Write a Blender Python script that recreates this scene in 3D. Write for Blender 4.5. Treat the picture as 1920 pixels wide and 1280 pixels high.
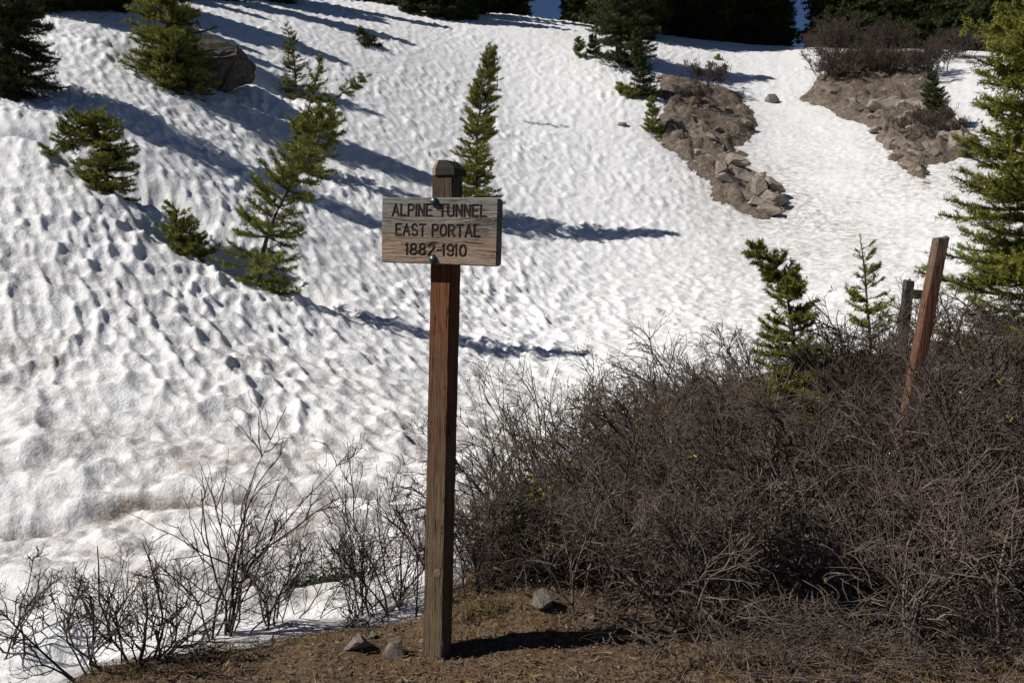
import bpy, bmesh, math
import numpy as np
from mathutils import Vector, Matrix

for o in list(bpy.data.objects): bpy.data.objects.remove(o)
scene = bpy.context.scene
COL = scene.collection

# ------------------------------------------------------------------ camera
EYE, PITCH, FPX = 1.57, math.radians(5.5), 1507.0      # photo is 1920 x 1280
cam_d = bpy.data.cameras.new('camera'); cam_d.sensor_width = 36.0
cam_d.lens = FPX / 1920 * 36.0; cam_d.clip_start = 0.05; cam_d.clip_end = 3000
cam = bpy.data.objects.new('camera', cam_d); COL.objects.link(cam)
cam.location = (0, 0, EYE); cam.rotation_euler = (math.pi/2 - PITCH, 0, 0)
scene.camera = cam

# ------------------------------------------------------------------ light
SUN_AZ = math.radians(79)      # how far the sun stands to the left of the viewer's back
SUN_EL = math.radians(43)
to_sun = Vector((-math.sin(SUN_AZ)*math.cos(SUN_EL), -math.cos(SUN_AZ)*math.cos(SUN_EL), math.sin(SUN_EL)))
world = bpy.data.worlds.new('World'); scene.world = world; world.use_nodes = True
wn = world.node_tree.nodes; wl = world.node_tree.links
sky = wn.new('ShaderNodeTexSky'); sky.sky_type = 'NISHITA'; sky.sun_disc = False
sky.sun_elevation = SUN_EL; sky.sun_rotation = math.atan2(to_sun.x, to_sun.y)
sky.altitude = 3500; sky.air_density = 0.7; sky.dust_density = 0.0; sky.ozone_density = 4.0
wl.new(sky.outputs[0], wn['Background'].inputs[0]); wn['Background'].inputs[1].default_value = 0.05
sun_d = bpy.data.lights.new('sun', 'SUN'); sun_d.energy = 5.0; sun_d.angle = math.radians(0.5)
sun_d.color = (1.0, 0.95, 0.88)
sun = bpy.data.objects.new('sun', sun_d); COL.objects.link(sun)
sun.rotation_euler = to_sun.to_track_quat('Z', 'Y').to_euler(); sun.location = (-20, -10, 30)
vs = scene.view_settings
vs.view_transform = 'Standard'; vs.look = 'None'; vs.exposure = 0.12; vs.gamma = 1.0; vs.use_curve_mapping = False
scene.cycles.max_bounces = 5; scene.cycles.diffuse_bounces = 2; scene.cycles.glossy_bounces = 1; scene.cycles.use_adaptive_sampling = True; scene.cycles.adaptive_threshold = 0.03; scene.cycles.transmission_bounces = 2

# ------------------------------------------------------------------ helpers: noise
def _h(ix, iy, s):
    n = (ix.astype(np.int64)*374761393 + iy.astype(np.int64)*668265263 + s*1442695041) & 0xffffffff
    n = ((n ^ (n >> 13)) * 1274126177) & 0xffffffff
    n = n ^ (n >> 16)
    return (n & 0xffffff) / float(0xffffff)
def vnoise(x, y, s=0):
    x = np.asarray(x, float); y = np.asarray(y, float)
    ix = np.floor(x); iy = np.floor(y); fx = x-ix; fy = y-iy
    u = fx*fx*fx*(fx*(fx*6-15)+10); v = fy*fy*fy*(fy*(fy*6-15)+10)
    a, b, c, d = _h(ix, iy, s), _h(ix+1, iy, s), _h(ix, iy+1, s), _h(ix+1, iy+1, s)
    return (a*(1-u)+b*u)*(1-v) + (c*(1-u)+d*u)*v - 0.5
def fbm(x, y, s=0, oct=4, gain=0.5):
    t = 0; a = 1
    for k in range(oct):
        t = t + a*vnoise(x*2**k + 17.3*k, y*2**k - 9.1*k, s+k); a *= gain
    return t
def cups(x, y, s=0, k=9.0):
    """soft bowls: 0 at a cell's middle, about 0.5 on the crests between cells"""
    ix = np.floor(x); iy = np.floor(y); acc = np.zeros_like(x)
    for dx in (-1, 0, 1):
        for dy in (-1, 0, 1):
            cx, cy = ix+dx, iy+dy
            px = cx + 0.12 + 0.76*_h(cx, cy, s); py = cy + 0.12 + 0.76*_h(cx, cy, s+7)
            acc += np.exp(-k*((x-px)**2 + (y-py)**2))
    return -np.log(acc + 1e-9)/k
def cells(x, y, s=0):
    """a random height for each cell of a broken pattern"""
    ix = np.floor(x); iy = np.floor(y); best = np.full(np.shape(x), 9.); val = np.zeros(np.shape(x))
    for dx in (-1, 0, 1):
        for dy in (-1, 0, 1):
            cx, cy = ix+dx, iy+dy; d = (x-cx-_h(cx, cy, s))**2 + (y-cy-_h(cx, cy, s+7))**2
            v = _h(cx, cy, s+13); val = np.where(d < best, v + .5*(x-cx)*(_h(cx, cy, s+17)-.5), val); best = np.minimum(best, d)
    return val
def sstep(a, b, x):
    t = np.clip((x-a)/(b-a), 0, 1); return t*t*(3-2*t)

# ------------------------------------------------------------------ helpers: photo pixel -> place
CP, SP = math.cos(PITCH), math.sin(PITCH)
def ray(px, py):
    a, b = (px-960)/FPX, -(py-640)/FPX
    return a, CP + b*SP, -SP + b*CP
def at(px, py, Y):
    x, y, z = ray(px, py); return Vector((x/y*Y, Y, EYE + z/y*Y))

# ------------------------------------------------------------------ the lie of the land
PTS = [  # (px, py, distance) read off the photograph
 (0,1250,3.2),(0,1000,5.2),(0,850,6.1),(0,700,7.2),(0,550,8.2),(0,400,9.5),(0,290,11.0),(0,160,13.7),(40,50,17.5),
 (250,1230,3.3),(250,960,5.6),(250,800,6.5),(250,640,7.9),(250,500,9.4),(250,350,11.4),(250,200,14.8),(250,110,17.6),(300,30,21.5),
 (480,1150,3.7),(480,930,5.6),(480,800,6.7),(480,680,8.1),(480,540,10.3),(480,400,12.9),(480,270,16.2),(480,150,19.8),(480,30,25.0),
 (720,1130,3.9),(720,920,5.7),(720,800,7.0),(720,660,9.3),(720,540,12.2),(720,400,15.5),(720,280,18.6),(720,160,22.8),(720,60,28.0),
 (960,920,5.9),(960,800,7.6),(960,700,9.8),(960,600,12.6),(960,500,15.2),(960,400,17.9),(960,300,20.8),(960,200,24.8),(960,110,29.0),(960,50,32.5),
 (1200,700,9.6),(1200,600,12.9),(1200,500,16.3),(1200,400,19.0),(1200,300,22.3),(1200,180,26.5),(1200,95,31.5),
 (1440,690,9.6),(1440,580,13.5),(1440,480,17.0),(1440,400,20.0),(1440,290,24.0),(1440,190,28.5),(1440,108,33.5),
 (1660,640,10.2),(1660,540,14.0),(1660,440,17.5),(1660,340,21.2),(1660,230,25.5),(1660,115,31.5),
 (1880,620,10.0),(1880,520,13.5),(1880,420,17.0),(1880,320,21.0),(1880,210,25.5),(1880,110,31.0),
 (2300,600,9.0),(2300,450,13.5),(2300,300,19.0),(2300,150,27.0),(-450,900,6.0),(-450,500,8.6),(-450,250,12.0),(-450,60,17.0)]
XYZ = [tuple(at(*p)) for p in PTS]
XYZ += [(x, y, -.1) for x in (-3, -1.2, 0.6, 2.4, 5) for y in (-3, 0, 1.6)] + [(-0.2,3.1,-.1),(1.2,3.2,-.1),(2.6,3.3,-.1),(1.0,4.6,-.08),(2.6,5.2,-.06),(4.2,5.4,-.05),(2.4,7.2,.06),(4.6,7.4,.1),(-1.0,2.6,-.1)]
for x, z in ((-40, 16.5), (-20, 15.6), (-5, 15.4), (8, 14.2), (20, 13.0), (40, 13.0)): XYZ.append((x, 48, z))
C = np.array(XYZ); n = len(C)
def _phi(r2): return 0.5*r2*np.log(r2 + 1e-9)
K = _phi((C[:,None,0]-C[None,:,0])**2 + (C[:,None,1]-C[None,:,1])**2) + np.eye(n)*0.35
P = np.c_[np.ones(n), C[:,0], C[:,1]]
A = np.block([[K, P], [P.T, np.zeros((3,3))]])
W = np.linalg.solve(A, np.r_[C[:,2], 0, 0, 0])
def tps(X, Y):
    sh = np.shape(X); X = np.ravel(np.asarray(X, float)); Y = np.ravel(np.asarray(Y, float)); out = np.empty(len(X))
    for i in range(0, len(X), 60000):
        x, y = X[i:i+60000], Y[i:i+60000]
        k = _phi((x[:,None]-C[None,:,0])**2 + (y[:,None]-C[None,:,1])**2)
        out[i:i+60000] = k @ W[:n] + W[n] + W[n+1]*x + W[n+2]*y
    return out.reshape(sh)
def base0(X, Y):
    X = np.asarray(X, float); Y = np.asarray(Y, float)
    Xc = np.clip(X, -38, 38); Yc = np.clip(Y, -2.5, 46)
    return tps(Xc, Yc) - 0.06*np.clip(Y-46, 0, 400) + 0.25*np.clip(np.abs(X)-38, 0, 60)*(X < 0)
def hit(px, py, f=base0):
    Ys = np.geomspace(1.4, 70, 2400); a, b, c = ray(px, py)
    z = EYE + c/b*Ys; g = f(a/b*Ys, Ys); k = np.argmax(g >= z)
    if g[k] < z[k]: k = len(Ys)-1
    return Vector((a/b*Ys[k], Ys[k], g[k]))
def seg_d(X, Y, pts):
    d = np.full(np.shape(X), 1e9)
    for (ax, ay), (bx, by) in zip(pts[:-1], pts[1:]):
        t = np.clip(((X-ax)*(bx-ax) + (Y-ay)*(by-ay))/((bx-ax)**2+(by-ay)**2+1e-12), 0, 1)
        d = np.minimum(d, np.hypot(X-ax-t*(bx-ax), Y-ay-t*(by-ay)))
    return d
def poly_sd(X, Y, pts):
    p = pts + [pts[0]]; d = seg_d(X, Y, p); ins = np.zeros(np.shape(X), bool)
    for (ax, ay), (bx, by) in zip(p[:-1], p[1:]):
        c = ((ay > Y) != (by > Y)) & (X < (bx-ax)*(Y-ay)/(by-ay+1e-12)+ax); ins ^= c
    return np.where(ins, d, -d)
def path_xy(pix): return [tuple(hit(*p)[:2]) for p in pix]

CREST1 = path_xy([(70,285),(160,318),(240,352),(330,415),(430,488),(525,552)])
CREST2 = path_xy([(240,112),(300,140),(345,158),(400,155),(470,162)])
CREASE = path_xy([(30,975),(120,968),(230,948),(330,938),(450,932),(570,922),(720,918)])
def base(X, Y):
    z = base0(X, Y)
    for cr, w, dep, lift in ((CREST1, .75, .62, .16), (CREST2, .9, .55, .16)):
        px = [c[0] for c in cr]; py = [c[1] for c in cr]
        d = seg_d(X, Y, cr)
        side = np.asarray(Y, float) - np.interp(X, px, py)            # behind the crest > 0
        z = z - dep*np.exp(-((d-.36)/(w*.6))**2)*sstep(0, .15, side) + lift*np.exp(-(d/w)**2)*(1-sstep(-.1, .25, side))
    d = seg_d(X, Y, CREASE)
    side = np.asarray(Y, float) - np.interp(X, [c[0] for c in CREASE], [c[1] for c in CREASE])
    z = z + .06*np.exp(-((d-.06)/.12)**2)*sstep(-.03, .04, side) - .05*np.exp(-(d/.15)**2)*(1-sstep(-.02, .06, side))
    for x, y, r, h in HOLLOWS: z = z + h*np.exp(-(((X-x)/(r*1.5))**2 + ((Y-y)/r)**2))
    return z
HOLLOWS = []
for px, py, r, h in ((492,528,.42,-.32),(574,300,.45,-.3),(556,165,.4,-.2),(893,396,.4,-.2),(210,345,.4,-.3),(335,446,.4,-.22),(380,452,.4,-.25),(320,150,.6,-.3),(400,150,.7,-.3),(10,155,.6,-.3),(575,1045,.26,-.22),(560,1120,.2,-.12),(300,1010,.2,-.09),(250,1010,.16,.05),(120,1130,.2,-.08),(430,1060,.18,-.07),(560,985,.2,.07),
                     (90,1215,.16,-.07),(190,1200,.14,-.08),(660,1080,.2,-.05),(480,990,.15,.05),(30,1090,.2,.05)):
    p = hit(px, py); HOLLOWS.append((p.x, p.y, r, h))

# where bare ground shows
def flat(px, py, z=0.0):
    a, b, c = ray(px, py); t = (z-EYE)/c; return (a*t, b*t)
DIRT = [flat(100,1275), flat(180,1222), flat(300,1195), flat(400,1176), flat(520,1166), flat(640,1152), flat(740,1144), flat(800,1120)]
DIRT += path_xy([(900,1050),(985,930),(1080,850),(1200,770),(1330,725),(1480,690),(1650,660),(1920,640)]) + [(9.5,9.5),(60,9),(60,-60),(-60,-60),(-60,1.0),(-6,1.6),(-2.5,2.0)]
OUT_A = path_xy([(1240,142),(1290,152),(1345,165),(1388,182),(1412,212),(1424,238),(1405,266),(1372,276),(1392,305),(1430,345),(1468,372),(1474,400),(1440,413),(1385,392),(1342,372),(1310,332),(1265,292),(1225,258),(1240,200)])
OUT_B = path_xy([(1498,186),(1530,150),(1560,122),(1640,100),(1740,108),(1768,188),(1800,232),(1838,262),(1830,292),(1785,302),(1735,312),(1740,350),(1700,322),(1662,272),(1622,232),(1560,212)])
def dirt_sd(X, Y): return poly_sd(X, Y, DIRT) + .16*fbm(X*2.6, Y*3.2, 5, 5, .6)

# ------------------------------------------------------------------ helpers: objects and meshes
def tag(o, label=None, cat=None, group=None, kind=None):
    for k, v in (('label', label), ('category', cat), ('group', group), ('kind', kind)):
        if v: o[k] = v
    return o
def link(name, data, parent=None):
    o = bpy.data.objects.new(name, data); COL.objects.link(o)
    if parent is not None: o.parent = parent
    return o
def thing(name, loc, label, cat, group=None, rot=(0,0,0)):
    o = link(name, None); o.location = loc; o.rotation_euler = rot; o.empty_display_size = .1
    return tag(o, label, cat, group)
def mesh_np(name, V, F, mat, smooth=False, attrs=None):
    """V (n,3), F list of (m,k) index arrays"""
    me = bpy.data.meshes.new(name); F = [f for f in (F if isinstance(F, list) else [F]) if len(f)]
    me.vertices.add(len(V)); me.vertices.foreach_set('co', np.ascontiguousarray(V, np.float32).ravel())
    loops = np.concatenate([f.ravel() for f in F]).astype(np.int32)
    tot = np.concatenate([np.full(len(f), f.shape[1], np.int32) for f in F])
    st = np.concatenate([[0], np.cumsum(tot)[:-1]]).astype(np.int32)
    me.loops.add(len(loops)); me.loops.foreach_set('vertex_index', loops)
    me.polygons.add(len(tot)); me.polygons.foreach_set('loop_start', st)
    try: me.polygons.foreach_set('loop_total', tot)
    except Exception: pass
    me.polygons.foreach_set('use_smooth', np.full(len(tot), smooth))
    for k, a in (attrs or {}).items():
        at_ = me.attributes.new(k, 'FLOAT', 'POINT'); at_.data.foreach_set('value', np.asarray(a, np.float32).ravel())
    me.materials.append(mat); me.update(calc_edges=True); me.validate(); return me
def grid_faces(nr, nc, keep=None):
    i = np.arange((nr-1)*(nc-1)); r, c = i//(nc-1), i % (nc-1); a = r*nc + c
    f = np.c_[a, a+1, a+nc+1, a+nc]
    return f if keep is None else f[keep.ravel()[f].any(axis=1)]
def tubes(Pts, R, sides=3):
    """Pts (B,n,3), R (B,n) -> V, F"""
    B, n_, _ = Pts.shape
    T = np.gradient(Pts, axis=1); T /= np.linalg.norm(T, axis=2, keepdims=True) + 1e-9
    ref = np.where(np.abs(T[..., 2:3]) > .9, np.array([1., 0, 0]), np.array([0, 0, 1.]))
    U = np.cross(T, ref); U /= np.linalg.norm(U, axis=2, keepdims=True) + 1e-9; Wv = np.cross(T, U)
    ang = np.arange(sides)*2*math.pi/sides
    V = Pts[:,:,None,:] + R[:,:,None,None]*(U[:,:,None,:]*np.cos(ang)[None,None,:,None] + Wv[:,:,None,:]*np.sin(ang)[None,None,:,None])
    b = np.arange(B)[:,None,None]*n_*sides; i = np.arange(n_-1)[None,:,None]*sides; s = np.arange(sides)[None,None,:]; s2 = (s+1) % sides
    F = np.stack(np.broadcast_arrays(b+i+s, b+i+s2, b+i+sides+s2, b+i+sides+s), -1).reshape(-1, 4)
    return V.reshape(-1, 3), F
def norm(v): return v/(np.linalg.norm(v, axis=-1, keepdims=True) + 1e-9)
def copy_tree(root, loc, rz, sc, **kw):
    r = root.copy(); COL.objects.link(r); r.location = loc; r.rotation_euler = (0, 0, rz); r.scale = (sc, sc, sc)
    for ch in list(root.children):
        c = ch.copy(); COL.objects.link(c); c.parent = r
    return tag(r, **kw)

# ------------------------------------------------------------------ helpers: materials
def mat(name):
    m = bpy.data.materials.new(name); m.use_nodes = True; nt = m.node_tree
    return m, nt, nt.nodes['Principled BSDF']
def N(nt, kind, **kw):
    nd = nt.nodes.new(kind)
    for k, v in kw.items():
        if k in nd.inputs: nd.inputs[k].default_value = v
        else: setattr(nd, k, v)
    return nd
def ramp(nt, src, stops):
    r = nt.nodes.new('ShaderNodeValToRGB'); e = r.color_ramp.elements
    while len(e) < len(stops): e.new(0.5)
    for q, (p, c) in zip(e, stops): q.position = p; q.color = (*c, 1) if len(c) == 3 else c
    nt.links.new(src, r.inputs[0]); return r.outputs[0]
def mixc(nt, f, a, b, mode='MIX'):
    m = nt.nodes.new('ShaderNodeMix'); m.data_type = 'RGBA'; m.blend_type = mode
    for s, v in ((m.inputs[0], f), (m.inputs[6], a), (m.inputs[7], b)):
        if hasattr(v, 'is_linked'): nt.links.new(v, s)
        else: s.default_value = v if not isinstance(v, tuple) else ((*v, 1) if len(v) == 3 else v)
    return m.outputs[2]
def math_(nt, op, a, b=0.0, c=None, clamp=False):
    m = nt.nodes.new('ShaderNodeMath'); m.operation = op; m.use_clamp = clamp
    for s, v in zip(m.inputs, (a, b, c)):
        if v is None: continue
        if hasattr(v, 'is_linked'): nt.links.new(v, s)
        else: s.default_value = v
    return m.outputs[0]
def coords(nt, scale=(1,1,1), kind='Object', rot=(0,0,0)):
    tc = nt.nodes.new('ShaderNodeTexCoord'); mp = nt.nodes.new('ShaderNodeMapping')
    mp.inputs['Scale'].default_value = scale; mp.inputs['Rotation'].default_value = rot
    nt.links.new(tc.outputs[kind], mp.inputs[0]); return mp.outputs[0]
def noise(nt, vec, scale, detail=4, rough=.55, dist=0):
    nd = N(nt, 'ShaderNodeTexNoise', Scale=scale, Detail=detail, Roughness=rough, Distortion=dist)
    if vec is not None: nt.links.new(vec, nd.inputs['Vector'])
    return nd.outputs['Fac']
def bump(nt, bsdf, height, strength=.5, dist=.01):
    b = N(nt, 'ShaderNodeBump', Strength=strength, Distance=dist); nt.links.new(height, b.inputs['Height'])
    nt.links.new(b.outputs[0], bsdf.inputs['Normal'])
def attr(nt, name): return N(nt, 'ShaderNodeAttribute', attribute_name=name).outputs['Fac']

def m_snow():
    m, nt, b = mat('snow'); v = coords(nt)
    fine = noise(nt, v, 38, 5, .65); med = noise(nt, v, 7, 5, .6); spk = noise(nt, v, 55, 5, .75)
    d = attr(nt, 'dirt')
    veil = math_(nt, 'MULTIPLY', d, ramp(nt, med, [(.38, (.05,)*3), (.66, (1,)*3)]))
    col = mixc(nt, veil, (.80, .805, .815), (.33, .298, .28))
    sp = math_(nt, 'MULTIPLY', ramp(nt, spk, [(.6, (0,)*3), (.72, (1,)*3)]), math_(nt, 'MULTIPLY_ADD', d, 1.2, .11), clamp=True)
    col = mixc(nt, sp, col, (.16, .12, .095))
    col = mixc(nt, math_(nt, 'MULTIPLY', attr(nt, 'mud'), ramp(nt, spk, [(.3, (.5,)*3), (.55, (1,)*3)]), clamp=True), col, (.12, .085, .062))
    nt.links.new(col, b.inputs['Base Color']); b.inputs['Roughness'].default_value = .55
    b.inputs['Specular IOR Level'].default_value = .25
    bump(nt, b, math_(nt, 'ADD', fine, math_(nt, 'MULTIPLY', med, 1.6)), .55, .03); return m
def m_ground():
    m, nt, b = mat('bare_soil'); v = coords(nt)
    n1 = noise(nt, v, 3.2, 6, .6); n2 = noise(nt, v, 45, 5, .7); n3 = noise(nt, v, 14, 5, .65)
    c = ramp(nt, n2, [(.3, (.028, .019, .013)), (.5, (.11, .078, .052)), (.72, (.27, .205, .145))])
    c = mixc(nt, ramp(nt, n1, [(.4, (0,)*3), (.65, (.7,)*3)]), c, (.15, .088, .045))
    c = mixc(nt, ramp(nt, n3, [(.55, (0,)*3), (.7, (.6,)*3)]), c, (.17, .13, .07))
    nt.links.new(c, b.inputs['Base Color']); b.inputs['Roughness'].default_value = .95; b.inputs['Specular IOR Level'].default_value = .1
    bump(nt, b, math_(nt, 'ADD', n2, math_(nt, 'MULTIPLY', n3, 1.5)), 1.0, .02); return m
def m_outcrop():
    m, nt, b = mat('outcrop_soil'); v = coords(nt)
    n1 = noise(nt, v, .9, 5, .6); n2 = noise(nt, v, 7, 6, .7); n3 = noise(nt, v, 22, 4, .7)
    c = ramp(nt, n2, [(.3, (.055, .044, .035)), (.48, (.18, .148, .118)), (.7, (.38, .33, .275))])
    c = mixc(nt, ramp(nt, n1, [(.42, (0,)*3), (.62, (.75,)*3)]), c, (.155, .118, .09))
    c = mixc(nt, ramp(nt, n3, [(.6, (0,)*3), (.75, (.6,)*3)]), c, (.33, .29, .25))
    nt.links.new(c, b.inputs['Base Color']); b.inputs['Roughness'].default_value = .95; b.inputs['Specular IOR Level'].default_value = .1
    bump(nt, b, math_(nt, 'ADD', n2, math_(nt, 'MULTIPLY', n3, .5)), 1.0, .12); return m
def m_rock(name, lo, hi, lichen=None, s=5.0):
    m, nt, b = mat(name); v = coords(nt)
    n1 = noise(nt, v, s, 7, .65, .4); n2 = noise(nt, v, s*6, 4, .7)
    c = ramp(nt, n1, [(.3, lo), (.7, hi)])
    if lichen: c = mixc(nt, ramp(nt, n2, [(.55, (0,)*3), (.68, (.7,)*3)]), c, lichen)
    oi = nt.nodes.new('ShaderNodeObjectInfo')
    c = mixc(nt, 1.0, c, ramp(nt, oi.outputs['Random'], [(0, (.72, .7, .68)), (1, (1.1, 1.08, 1.05))]), 'MULTIPLY')
    nt.links.new(c, b.inputs['Base Color']); b.inputs['Roughness'].default_value = .9; b.inputs['Specular IOR Level'].default_value = .2
    bump(nt, b, math_(nt, 'ADD', n1, math_(nt, 'MULTIPLY', n2, .4)), .9, .2/s); return m
def m_needle(name, dark, light):
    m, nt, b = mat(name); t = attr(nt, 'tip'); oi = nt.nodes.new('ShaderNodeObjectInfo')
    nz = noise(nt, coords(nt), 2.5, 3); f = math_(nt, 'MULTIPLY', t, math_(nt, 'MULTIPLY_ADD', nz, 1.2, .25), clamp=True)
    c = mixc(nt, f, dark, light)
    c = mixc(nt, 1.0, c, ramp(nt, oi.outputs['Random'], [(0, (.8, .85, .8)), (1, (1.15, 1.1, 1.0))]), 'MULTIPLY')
    nt.links.new(c, b.inputs['Base Color']); b.inputs['Roughness'].default_value = .55; b.inputs['Specular IOR Level'].default_value = .3
    tr = nt.nodes.new('ShaderNodeBsdfTranslucent'); nt.links.new(c, tr.inputs[0])
    mx = nt.nodes.new('ShaderNodeMixShader'); mx.inputs[0].default_value = .22
    nt.links.new(b.outputs[0], mx.inputs[1]); nt.links.new(tr.outputs[0], mx.inputs[2])
    nt.links.new(mx.outputs[0], nt.nodes['Material Output'].inputs[0]); return m
def m_bark(name, lo, hi, s=14):
    m, nt, b = mat(name); v = coords(nt, (1, 1, .35)); n1 = noise(nt, v, s, 5, .65)
    nt.links.new(ramp(nt, n1, [(.3, lo), (.7, hi)]), b.inputs['Base Color'])
    b.inputs['Roughness'].default_value = .8; b.inputs['Specular IOR Level'].default_value = .25
    bump(nt, b, n1, .6, .01); return m
def m_plain(name, c, rough=.7, metal=0, s=30, var=.35):
    m, nt, b = mat(name); n1 = noise(nt, coords(nt), s, 4)
    k = tuple(x*(1-var) for x in c); h = tuple(min(1, x*(1+var)) for x in c)
    nt.links.new(ramp(nt, n1, [(.3, k), (.7, h)]), b.inputs['Base Color']); b.inputs['Roughness'].default_value = rough
    b.inputs['Metallic'].default_value = metal; return m

M = dict(snow=m_snow(), soil=m_ground(), outcrop=m_outcrop(),
    rock=m_rock('tan_rock', (.17,.14,.115), (.42,.37,.32), (.52,.47,.41)),
    stone=m_rock('road_stone', (.17,.14,.12), (.36,.32,.28), (.5,.46,.42), 18),
    boulder=m_rock('dark_boulder', (.035,.032,.03), (.13,.115,.1), (.20,.18,.155), 2.2),
    needle=m_needle('spruce_needles', (.024,.04,.008), (.27,.285,.05)),
    needle_bright=m_needle('bright_spruce_needles', (.03,.048,.008), (.29,.29,.05)),
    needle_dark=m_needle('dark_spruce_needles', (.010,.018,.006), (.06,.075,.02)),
    bark=m_bark('conifer_bark', (.03,.022,.017), (.10,.078,.06)),
    twig=m_bark('willow_bark', (.024,.018,.015), (.125,.096,.08), 9),
    twig_pale=m_bark('pale_willow_bark', (.045,.035,.03), (.22,.172,.145), 9),
    leaf=m_plain('young_leaf', (.17,.20,.03), .6), straw=m_plain('dry_grass', (.22,.155,.065), .8),
    litter=m_plain('needle_litter', (.11,.066,.034), .9, s=200, var=.7), moss=m_plain('green_ground_cover', (.03,.045,.012), .9, s=60))

# ------------------------------------------------------------------ the setting: snow and bare ground
def make_snow():
    nc, nr = 820, 640
    u = np.linspace(-1.02, 1.02, nc); Yr = np.geomspace(2.7, 62, nr)
    Y, U = np.meshgrid(Yr, u, indexing='ij'); X = U*Y
    Z = base(X, Y)
    fl = np.array([.63, -.78]); ac = np.array([.78, .63])            # down the slope, across it
    wx = X + .16*fbm(X*1.3, Y*1.3, 21, 3); wy = Y + .16*fbm(X*1.3, Y*1.3, 31, 3)
    s, t = (wx*ac[0] + wy*ac[1])/.168, (wx*fl[0] + wy*fl[1])/.275
    c1 = cups(s, t, 3, 17.) - .14
    c2 = cups(s*1.9 + 5, t*1.9, 11, 15.) - .14
    near = sstep(5.3, 6.9, Y + .25*X)                                  # the foot of the slope is smoother
    rt = 1 - .6*sstep(.18, .34, U)*sstep(13, 16, Y)                   # so is the gully on the right
    amp = near*rt*np.clip(.95 + .7*fbm(X*.45, Y*.45, 41, 3), .45, 1.5)
    edge = sstep(.02, .5, -dirt_sd(X, Y))
    foot = (1-near)
    Z = Z + edge*(amp*(.125*c1 + .05*c2) + foot*(.13*fbm(X*1.9, Y*2.4, 51, 4) + .05*(cups(X/.34, Y/.46, 9, 12.)-.16) + .05*sstep(3.8, 5.2, Y)*c1) + .05*fbm(X*.8, Y*.8, 61, 3) + .012*fbm(X*9, Y*9, 71, 3))
    dirt = .95*sstep(10.5, 6.0, Y)*(.85 + 1.3*fbm(X*1.1, Y*1.6, 81, 4)) + .12
    dirt = dirt*sstep(3.3, 4.6, Y) + .85*sstep(.12,.34,U)*sstep(8,14,Y)*sstep(29,19,Y)*(.6+.9*fbm(X*.7, Y*.7, 91, 4))
    cr = seg_d(X, Y, CREASE); sd_ = Y - np.interp(X, [c[0] for c in CREASE], [c[1] for c in CREASE])
    mud = np.exp(-((sd_ + .03 + .05*fbm(X*3, Y*3, 94, 3))/(.024+.035*sstep(-1.2, -3.2, X)))**2)*(cr < .4)*(.75+1.0*fbm(X*3, Y*5, 95, 3))
    sdd = dirt_sd(X, Y); dirt = dirt + .6*np.exp(-(sdd/.3)**2); mud = mud + .9*np.exp(-((sdd+.02)/.07)**2)*(.6+1.2*fbm(X*6, Y*6, 97, 3))
    for poly in (OUT_A, OUT_B): dirt = dirt + .55*np.exp(-np.abs(poly_sd(X, Y, poly))/.35)*sstep(14, 16, Y)
    dirt = dirt + .35*sstep(.75, .2, c1+.3)*0
    V = np.stack([X, Y, Z], -1).reshape(-1, 3)
    keep = (dirt_sd(X, Y) < .45)
    me = mesh_np('snow', V, grid_faces(nr, nc, keep), M['snow'], True, {'dirt': np.clip(dirt, 0, 1), 'mud': np.clip(mud, 0, 1)})
    return tag(link('snow', me), 'sun-cupped old snow covering the hillside', None, None, 'structure')
make_snow()
def ground_z(X, Y):
    sd = dirt_sd(X, Y)
    z = base(X, Y) + .10*np.tanh(sd/.22) - .22*sstep(.1, 1.2, -sd)
    d = sstep(0, .3, sd)*sstep(12, 7, Y)
    z = z + d*(.035*fbm(X*3, Y*3, 101, 4) + .012*fbm(X*14, Y*14, 103, 3))
    p = MOUND; z = z + .11*np.exp(-(((X-p[0])/.36)**2 + ((Y-p[1])/.22)**2))
    return z - .10*sstep(1.2, .3, sd)*0
MOUND = flat(1000, 1150)
def make_ground():
    u = np.r_[-60, -30, -15, -8, -4, -2.5, -1.7, np.linspace(-1.2, 1.2, 380), 1.7, 2.5, 4, 8, 15, 30, 60]
    Yr = np.r_[-60, -30, -15, -7, -3, -1, 0, .5, np.geomspace(.9, 14, 330), np.geomspace(14.5, 62, 60), 80, 110, 160, 260, 420]
    Y, U = np.meshgrid(Yr, u, indexing='ij'); X = U*np.maximum(Y, .9)
    X = np.where(np.abs(U) > 1.5, np.sign(U)*(np.abs(U)*3 + np.maximum(Y, .9)*1.2), X)
    V = np.stack([X, Y, ground_z(X, Y)], -1).reshape(-1, 3)
    me = mesh_np('ground', V, grid_faces(len(Yr), len(u)), M['soil'], True)
    return tag(link('ground', me), 'bare brown soil with needle litter at the roadside', None, None, 'structure')
make_ground()
def gz(x, y): return float(ground_z(np.array([x]), np.array([y]))[0])
def sz(x, y): return float(base(np.array([x]), np.array([y]))[0])

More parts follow.
